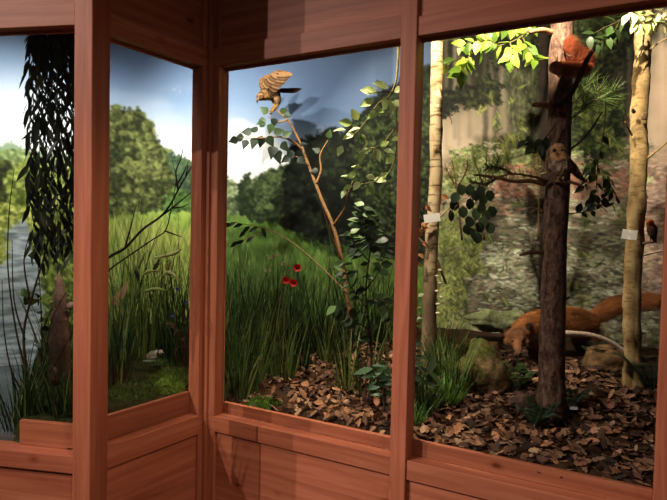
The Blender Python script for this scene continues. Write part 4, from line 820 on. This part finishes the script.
# ------------------------------------------------------------------ leaf litter
OAK = [(0,.06),(.12,.5),(.22,.34),(.36,.9),(.46,.55),(.62,1),(.72,.6),(.86,.66),(1,.08)]
BEL = [(0,.04),(.2,.7),(.45,1),(.75,.62),(1,.03)]
DC = [rgb(130,98,76), rgb(104,76,60), rgb(160,124,98), rgb(80,58,48), rgb(56,42,37), rgb(116,84,66)]
def dleaf(mb, p, L, col):
    d = V((random.gauss(0,1), random.gauss(0,1), random.gauss(0,.35))).normalized(); n = V((random.gauss(0,.55), random.gauss(0,.55)-.15, 1))
    mb.leaf(p, d, n, L, L*random.uniform(.45,.7), col, random.uniform(-.35,.5), random.uniform(-.3,.5), random.choice([OAK, OAK, BEL]))
def in_litter(x, y, d): 
    return x > -.42 and .1 < d < 1.25 and y < back_y(x)-.1
mb = MB(); cnt = 0
while cnt < 5200:
    x = random.uniform(-.45, 2.3); y = random.uniform(1.7, 3.9); d = inside(x, y)
    if not in_litter(x, y, d): continue
    if x < .05 and d > .95: continue
    if x < -.18 and (d > .5 or random.random() < .6): continue
    dleaf(mb, V((x, y, ground(x,y)+random.uniform(0,.02))), random.uniform(.03,.062), vary(random.choice(DC), .3)); cnt += 1
tag(mb.build('leaf_litter', DRY), 'dense carpet of dry brown leaves covering the soil behind both right panes', 'leaf litter', kind='stuff')
protos = []
for i in range(10):
    mb = MB(); dleaf(mb, V((0,0,0)), .056, (1,1,1)); mb.c = [rgb(128,96,74)]*len(mb.v); o = mb.build('dry_leaf', DRYI); protos.append(o)
nl = 0; used = set(); tries = 0
zones = [(-.3, .33, 130, 'loose dry brown leaf on the forest floor behind the left pane', 'loose dry leaves behind the left pane'), (.38, 1.25, 165, 'loose dry brown leaf on the forest floor behind the right pane', 'loose dry leaves behind the right pane')]
for x0, x1, num, lb, gp in zones:
    c = 0
    while c < num:
        x = random.uniform(x0-.1, x1+.1); d = .11+abs(random.gauss(0,.28)); y = 2.66+(d-(x+.598)*.478)/.878
        if d > .8 or not (1.7 < y < 3.2): continue
        px = 333.5+F*x/y
        if not ((290 < px < 384) if x1 < .35 else (418 < px < 655)): continue
        k = nl % 10; src = protos[k]
        if k in used: o = src.copy(); C.objects.link(o)
        else: o = src; used.add(k)
        o.location = (x, y, ground(x,y)+random.uniform(.014,.03)); o.rotation_euler = (random.uniform(-.3,.3), random.uniform(-.3,.3), random.uniform(0,6.28)); s_ = random.uniform(.75,1.15); o.scale = (s_,s_,s_)
        tag(o, lb, 'leaf', gp); nl += 1; c += 1
# ------------------------------------------------------------------ animals
def creature(name, label, cat, base, mb, colf, mat, voxel, smooth=3, bump=0, fur=None):
    t = thing(name, label, cat, base); ob, out, nr = fuse(mb, 'body', mat, t, colf, voxel, smooth, bump)
    if fur:
        n, L, w, flow = fur; fm = MB(); k = len(out.v)
        for i in range(n):
            j = random.randrange(k); p = V(out.v[j]); d = (flow(p)+nr[j]*.45+rnd(.25)).normalized(); l = L*random.uniform(.5,1.2)*(1.7 if p.x > fur_split[0] else 1)*fur_scale(p)
            b = d.cross(nr[j]); b = b.normalized() if b.length > .05 else V((0,0,1))
            c = vary(out.c[j], .3); fm.add([p-b*w, p+b*w, p+d*l], [(0,1,2)], c)
        tag(fm.build('fur', mat, t), kind='stuff')
    return t
fur_split = [9e9]; fur_scale = lambda p: 1
def tb_(mb, pts, rad, n=14, flat=1.0, up=None, k=5):
    s = smooth_path([P(*p) for p in pts], k); m = len(s); r = [float(np.interp(i/(m-1), np.linspace(0,1,len(rad)), rad)) for i in range(m)]; mb.tube(s, r, n, flat=flat, up=up)
def eye_(t, p, r, col=rgb(16,12,10)): mb = MB(); mb.ell(p, (r,r,r), None, col, 10, 7); mb.build('eye', PLAIN, [c for c in C.objects if c.parent == t and c.name.startswith('body')][0])
# fox
fx = MB()
tb_(fx, [(518,336,2.96),(524,329,3.0),(535,326,3.06),(552,323.5,3.12),(572,322,3.18),(586,325,3.21),(594,330,3.22)], [.05,.062,.085,.09,.088,.078,.045])
tb_(fx, [(586,322,3.21),(594,317,3.22),(603,313,3.22),(614,306,3.22),(634,303,3.22),(655,302,3.2),(672,304,3.18)], [.03,.042,.052,.057,.055,.05,.016])
fx.ell(P(516.5,337,2.93), (.056,.056,.047)); tb_(fx, [(516.5,340,2.91),(518,348,2.86),(519.8,356,2.83)], [.036,.024,.012])
fx.ell(P(508,342,2.92), (.024,.026,.022)); fx.ell(P(525,342,2.91), (.024,.026,.022))
for a, b in (((507.5,335,2.94),(503.5,326,2.95)), ((526,335,2.93),(530.5,325.5,2.94))): tb_(fx, [a, tuple((a[i]+b[i])/2 for i in range(3)), b], [.021,.017,.003], 10, .5, (0,1,0))
def leg(mb, pts, rad, foot_y):
    p = [P(*q) for q in pts]; e = p[-1]; g = ground(e.x, foot_y); p[-1] = V((e.x, foot_y, g+.012)); s = smooth_path(p, 5); m = len(s)
    mb.tube(s, [float(np.interp(i/(m-1), np.linspace(0,1,len(rad)), rad)) for i in range(m)], 12); mb.ell(V((e.x-.008, foot_y-.02, g+.014)), (.019,.034,.015))
leg(fx, [(533,334,3.04),(533,352,3.03),(532,372,3.0)], [.05,.026,.019], 3.0); leg(fx, [(546,334,3.1),(547,352,3.09),(546,372,3.08)], [.05,.026,.019], 3.08)
leg(fx, [(588,330,3.2),(593,344,3.19),(599,355,3.22),(596,374,3.19)], [.062,.045,.02,.017], 3.19); leg(fx, [(578,330,3.24),(582,346,3.26),(588,356,3.28),(585,374,3.26)], [.06,.042,.02,.017], 3.26)
FO, FB, FW, FD = rgb(164,104,58), rgb(122,78,48), rgb(176,160,140), rgb(44,32,28)
hc, nose = P(516.5,337,2.93), P(519.8,356,2.83); earL, earR = P(504,328,2.95), P(530,327,2.94); rump = P(588,320,3.2)
def foxcol(p, n):
    c = mixc(FO, FB, min(max(.35+noise.noise(p*14)*.9,0),1))
    if p.x > rump.x: c = mixc(c, rgb(120,72,44), min((p.x-rump.x)/.2,.7))
    if n.z < -.35: c = mixc(c, FW, min((-.35-n.z)*1.6,.7))
    dh = (p-hc).length
    if dh < .1: c = mixc(c, rgb(112,80,60), min((.1-dh)*14,.75))
    dn = (p-nose).length
    if dn < .075: c = mixc(c, rgb(92,70,58), min((.075-dn)*20,.85))
    if dn < .016: c = rgb(18,14,14)
    for e in (earL, earR):
        de = (p-e).length
        if de < .032: c = mixc(c, FD, min((.032-de)*70,.95))
    g = ground(p.x, p.y)
    if p.z < g+.12: c = mixc(c, FD, min((g+.12-p.z)*14,.8))
    return c
fur_split[0] = P(592,317,3.22).x
def foxflow(p):
    if p.x > fur_split[0]: return V((1,0,-.05))
    if (p-hc).length < .09: return (hc-nose).normalized()*.6
    return V((.85,.25,-.25)) if p.z > ground(p.x,p.y)+.16 else V((0,0,-1))
fur_scale = lambda p: .45 if ((p-hc).length < .085 or p.z < ground(p.x,p.y)+.13) else 1
t = creature('fox', 'red fox sniffing the ground behind the pine trunk with tail held out', 'fox', V((P(555,340,3.1).x, 3.1, ground(P(555,340,3.1).x, 3.1))), fx, foxcol, FUR, .0065, 3, .003, (11000, .022, .0011, foxflow))
eye_(t, P(512.5,341,2.877), .0055); eye_(t, P(522.5,340.5,2.868), .0055)
# squirrel
sq = MB(); Y = 2.36
tb_(sq, [(557,70,Y-.01),(563,69,Y),(572,69,Y),(581,69,Y),(588,69.5,Y)], [.022,.028,.034,.036,.026])
sq.ell(P(555.5,67.5,Y-.02), (.027,.026,.026)); tb_(sq, [(556,70,Y-.02),(553,72.5,Y-.03)], [.016,.008]); tb_(sq, [(560,64,Y-.005),(562,58,Y)], [.006,.002], 8)
tb_(sq, [(556.5,64,Y-.02),(557,58,Y-.02)], [.006,.002], 8)
tb_(sq, [(588,68,Y),(588,62,Y+.01),(580,58,Y+.015),(573,53,Y+.015),(569,46,Y+.015),(567,40,Y+.015)], [.014,.02,.025,.029,.026,.008])
for a in ((561,74,Y-.01),(568,75,Y-.015),(580,76,Y-.01)): tb_(sq, [(a[0]+3,a[1]-4,a[2]),(a[0],a[1],a[2]-.012),(a[0]-3,a[1]+2.5,a[2]-.014)], [.013,.009,.007], 8)
tail0 = P(580,61,Y)
def sqcol(p, n):
    c = mixc(rgb(160,84,46), rgb(126,62,36), .5+.5*noise.noise(p*30))
    if p.z > tail0.z-.01 and p.x > P(564,60,Y).x: c = mixc(c, rgb(100,46,30), .75)
    if p.x < P(559,70,Y).x: c = mixc(c, rgb(186,138,104), .7)
    if n.z < -.5: c = mixc(c, rgb(200,170,140), .5)
    return c
fur_split[0] = 9e9; fur_scale = lambda p: 1.6 if p.z > tail0.z-.01 and p.x > P(564,60,Y).x else .6
t = creature('squirrel', 'red squirrel with bushy tail clinging to the top of the pine trunk', 'squirrel', P(572,77,Y), sq, sqcol, FUR, .003, 2, .001, (5500, .02, .0006, lambda p: V((.4,0,.8)) if p.z > tail0.z-.01 else V((.9,0,-.1))))
eye_(t, P(554.5,66.5,Y-.046), .0042)
# owl
ow = MB(); Y = 2.335
ow.ell(P(558,151,Y), (.037,.034,.034)); tb_(ow, [(558,152,Y),(559,160,Y),(562,168,Y),(567,175,Y+.005)], [.033,.046,.042,.022])
tb_(ow, [(566,158,Y+.005),(572,167,Y+.01),(579,176,Y+.015),(586,182,Y+.02)], [.02,.03,.02,.006], 12, .5)
tb_(ow, [(552,158,Y-.02),(553,166,Y-.02),(558,175,Y-.01)], [.012,.022,.006], 10, .5)
tb_(ow, [(556,152,Y-.036),(555.5,155,Y-.043)], [.006,.003], 8)
for a in (559,564): tb_(ow, [(a,173,Y),(a,178,Y-.002)], [.012,.009], 8); tb_(ow, [(a,178.5,Y+.005),(a-1,179.5,Y-.02)], [.007,.004], 8)
ohc = P(558,151,Y-.034)
def owcol(p, n):
    st = noise.noise(V((p.x*140, p.y*60, p.z*45))); c = mixc(rgb(104,84,68), rgb(60,46,38), .5+.9*st) if st < .2 else rgb(156,134,110)
    d = (p-ohc).length
    if d < .04 and n.y < .0: c = mixc(rgb(170,128,84), rgb(112,84,60), .5+.8*noise.noise(V((p.x*90,p.y*90,p.z*120))))
    if n.y < -.6 and p.z < ohc.z-.05 and p.x < ohc.x+.01: c = mixc(c, rgb(168,146,120), .4)
    return tuple(min(max(x,0.01),1) for x in c)
t = creature('owl', 'small brown speckled owl perched against the middle of the pine trunk', 'owl', P(562,180,Y), ow, owcol, PLUME, .003, 2, .001)
for px in (554.2,561.5): 
    mb = MB(); mb.ell(P(px,150.2,Y-.029), (.0075,.006,.0075), None, rgb(24,16,12), 12, 8); mb.build('eye', PLAIN, [c for c in C.objects if c.parent == t and c.name.startswith('body')][0])
mb = MB(); s = smooth_path(PP([(554,181,2.40),(562,181.2,2.34),(574,183,2.33),(584,187,2.33)]),4); mb.tube(s, taper(len(s),.009,.005), 9, rgb(96,70,50), jit=.1); mb.build('perch_branch', TWIG, tp)
# bird of prey
hk = MB(); Y = 3.5
tb_(hk, [(262,97,Y-.02),(266,94,Y-.01),(271,92,Y),(277,91,Y+.02)], [.028,.046,.05,.03]); hk.ell(P(260.8,96.5,Y-.03), (.027,.03,.026)); tb_(hk, [(258.8,98,Y-.045),(257.2,101,Y-.05),(257.6,103.5,Y-.05)], [.011,.007,.002], 8)
tb_(hk, [(276,90,Y+.02),(288,89.5,Y+.04),(301,88.8,Y+.06)], [.024,.022,.006], 12, .35, (0,0,1)); tb_(hk, [(276,91,Y+.02),(286,91.5,Y+.04),(296,91.3,Y+.06)], [.02,.018,.006], 12, .35, (0,0,1))
def wing(mb, root, wrist, tip, feathers, th=.22):
    tb_(mb, [root, wrist, tip], [.024,.02,.006], 10)
    for f in feathers:
        a, b = f; mid = tuple((a[i]*.5+b[i]*.5) for i in range(3)); tb_(mb, [a, mid, b], [.017,.019,.006], 10, th, (.15,1,.15), 4)
wing(hk, (266,92,Y-.01), (262.5,81,Y-.05), (275,72.8,Y-.06), [((265+i*3.1,84-i*1.35,Y-.045),(277+i*1.8,92-i*2.3,Y-.03)) for i in range(5)]+[((268,78,Y-.055),(286,80,Y-.055)),((271,75.5,Y-.058),(289.5,77.5,Y-.06)),((273,74,Y-.06),(291.5,75.2,Y-.062)),((274,73,Y-.06),(291.5,73.2,Y-.064))])
wing(hk, (269,90,Y+.03), (268,80,Y+.1), (276,74,Y+.15), [((269+i*2,83-i*1.6,Y+.09),(280+i*2.4,86-i*2.4,Y+.12)) for i in range(5)])
for a, b, c, d in (((276,94,Y),(277.5,101,Y-.01),(277.5,104.5,Y-.01),(272,112,Y-.02)), ((272,94,Y+.03),(274,100,Y+.03),(275,104,Y+.03),(272,110,Y+.02))):
    tb_(hk, [a,b,c], [.03,.021,.012], 10); tb_(hk, [c,d], [.009,.0055], 8); 
    for k in (-1,0,1): tb_(hk, [d,(d[0]-1.8+k*.9,d[1]+1.4,d[2]+k*.012),(d[0]-2+k,d[1]+2.6,d[2]+k*.014)], [.005,.004,.002], 6)
def hkcol(p, n):
    st = noise.noise(V((p.x*90, p.y*60, p.z*60))); st2 = noise.noise(V((p.x*30, p.y*30, p.z*120)))
    c = mixc(rgb(122,88,54), rgb(58,40,27), min(max(.5+1.8*st,0),1)); c = mixc(c, rgb(190,150,98), max(st2,0)*.8)
    if p.z > P(270,86,Y).z: c = mixc(c, rgb(112,80,50), .5)
    if p.x > P(278,90,Y).x: c = mixc(c, rgb(84,60,40), .6)
    if (p-P(257.4,103,Y-.05)).length < .016: c = rgb(40,34,30)
    if p.z < P(272,105,Y).z: c = rgb(140,106,54)
    return c
t = creature('bird_of_prey', 'brown bird of prey with raised wings landing on the sapling top, left pane', 'bird', P(271,112.5,Y), hk, hkcol, PLUME, .0035, 1, .001)
eye_(t, P(259.2,96,Y-.054), .004)
wb_ = [c for c in C.objects if c.parent == t and c.name.startswith('body')][0]; mb = MB(); FS_ = [(0,.35),(.25,.9),(.6,1),(.88,.75),(1,.15)]
HC = [rgb(92,66,42), rgb(58,42,28), rgb(118,88,56), rgb(74,54,36)]
for i in range(11):                                            # flight feathers fanned along the near wing
    u = i/10; a = P(265+8*u, 83.5-9*u, Y-.068); b = P(277+15.5*u, 91.5-17.5*u, Y-.066-.004*i); mb.leaf(a, b-a, (.1,-1,.1), (b-a).length, .032, HC[i%4], .03, .08, FS_)
for i in range(9):
    u = i/8; a = P(263+8.5*u, 82.5-8*u, Y-.078); b = P(269+11*u, 88-10*u, Y-.078); mb.leaf(a, b-a, (.1,-1,.1), (b-a).length, .026, HC[(i+2)%4], .03, .1, FS_)
mb.build('wing_feathers', PLUME, wb_); mb = MB()
for i in range(5): a = P(277,90.3+.3*i,Y-.005); b = P(302-i*1.2,88.6+i*.8,Y+.035); mb.leaf(a, b-a, (.1,-.7,.5), (b-a).length, .026, HC[(i*3+1)%4], .02, .05, FS_)
mb.build('tail_feathers', PLUME, wb_)
# small birds
sb_ = MB(); Y = 2.6; tb_(sb_, [(650,223,Y),(652,229,Y),(653,234,Y),(655,241,Y+.01)], [.015,.024,.02,.007]); sb_.ell(P(650,222.5,Y-.005), (.017,.017,.016)); tb_(sb_, [(647.8,222.8,Y-.01),(646,223.4,Y-.014)], [.004,.001], 6)
for a in (650.5,653): tb_(sb_, [(a,236,Y),(a,241.5,Y)], [.004,.003], 6)
t = creature('small_bird', 'tiny bird with orange head clinging beside the tan trunk at the right', 'bird', P(652,242,Y), sb_, lambda p, n: mixc(rgb(190,104,44), rgb(70,54,44), sst(P(650,223,2.6).z, P(650,228,2.6).z, p.z) if p.z > P(650,228,2.6).z else 1), PLUME, .0022, 2)
eye_(t, P(648.6,221.8,Y-.018), .0025)
wb = MB(); Y = 3.04; tb_(wb, [(147,357,Y),(152,355.5,Y),(157,354,Y)], [.012,.026,.018]); wb.ell(P(159,351.5,Y-.01), (.019,.019,.018)); tb_(wb, [(161.5,352,Y-.015),(164.5,353,Y-.02)], [.005,.0015], 6)
def wbcol(p, n):
    h = P(159,351.5,Y-.01); d = p.x-h.x
    if (p-h).length < .024: return rgb(28,24,22) if (-.004 < d < .004 or p.z > h.z+.011) else rgb(206,200,188)
    return rgb(124,112,92) if n.z > -.1 else rgb(206,200,188)
t = creature('wading_bird', 'small sitting bird with black and white striped head on the moss in the side window', 'bird', V((P(154,358,Y).x, Y, P(154,360,Y).z)), wb, wbcol, PLUME, .0025, 2)
eye_(t, P(160,351,Y-.027), .0025)
# ------------------------------------------------------------------ light
def spot(name, loc, target, energy, angle, blend=.5, col=(1,.86,.66), r=.02):
    l = bpy.data.lights.new(name, 'SPOT'); l.energy = energy; l.spot_size = math.radians(angle); l.spot_blend = blend; l.color = col; l.shadow_soft_size = r
    o = bpy.data.objects.new(name, l); C.objects.link(o); o.location = loc
    o.rotation_euler = (V(target)-V(loc)).to_track_quat('-Z', 'Y').to_euler(); return o
def area(name, loc, target, energy, sx, sy, col):
    l = bpy.data.lights.new(name, 'AREA'); l.shape = 'RECTANGLE'; l.size = sx; l.size_y = sy; l.energy = energy; l.color = col
    o = bpy.data.objects.new(name, l); C.objects.link(o); o.location = loc
    o.rotation_euler = (V(target)-V(loc)).to_track_quat('-Z', 'Y').to_euler(); return o
WARM = (1, .84, .62)
spot('case_or_fill_spot', (-.448,2.75,2.81), P(285,150,3.9), 62, 98, .6, (1,.92,.8), .012)
spot('case_or_fill_spot', (-.711,2.75,2.705), P(275,140,3.9), 50, 98, .6, (1,.92,.8), .012)
spot('case_or_fill_spot', (-.15,2.62,3.0), at(350,2.62), 260, 42, .7, WARM, .02)
spot('case_or_fill_spot', (.0,2.5,2.95), P(490,180,3.7), 150, 88, .35, WARM, .012)
spot('case_or_fill_spot', (.70,2.06,2.85), P(580,100,3.6), 190, 89, .3, WARM, .012)
spot('case_or_fill_spot', (.5,2.42,3.1), P(548,325,3.1), 70, 30, .6, WARM, .012)  # added fill to brighten the fox, no known fixture
spot('case_or_fill_spot', (-1.1,2.55,2.6), P(150,180,3.4), 36, 120, .7, (1,.95,.85), .03)
spot('case_or_fill_spot', (-1.6,2.5,2.6), P(10,180,3.3), 75, 110, .7, (1,.98,.92), .03)
spot('case_or_fill_spot', (-.05,2.62,2.8), P(374,112,2.6), 16, 34, .6, WARM, .012)  # added narrow fill that lifts the hazel leaves
spot('room_or_fill_spot', (-6.2,-1.4,5.4), (.5,1.9,.4), 1500, 34, 1, (1,.84,.76), .03)
spot('room_or_fill_spot', (-6.2,0,5.4), (.5,1.9,.4), 1000, 34, 1, (1,.84,.76), .03)
spot('room_or_fill_spot', (.8,.2,3.5), (-.95,2.3,.5), 170, 40, .9, (1,.72,.52), .08)  # added orange fill standing in for bounce on the centre wall
spot('room_or_fill_spot', (1.6,-1.4,3.4), (-.3,2.2,.6), 90, 60, 1, (1,.8,.68), .1)  # weak fill added from the right for the centre wall
w = bpy.data.worlds.new('world'); sc.world = w; w.use_nodes = True
w.node_tree.nodes['Background'].inputs[0].default_value = (.5,.42,.38,1); w.node_tree.nodes['Background'].inputs[1].default_value = .075
vs_ = sc.view_settings; vs_.view_transform = 'Standard'; vs_.look = 'None'; vs_.gamma = 1; vs_.use_curve_mapping = False; vs_.exposure = 0
for o in C.objects:
    if '_local' in o: del o['_local']
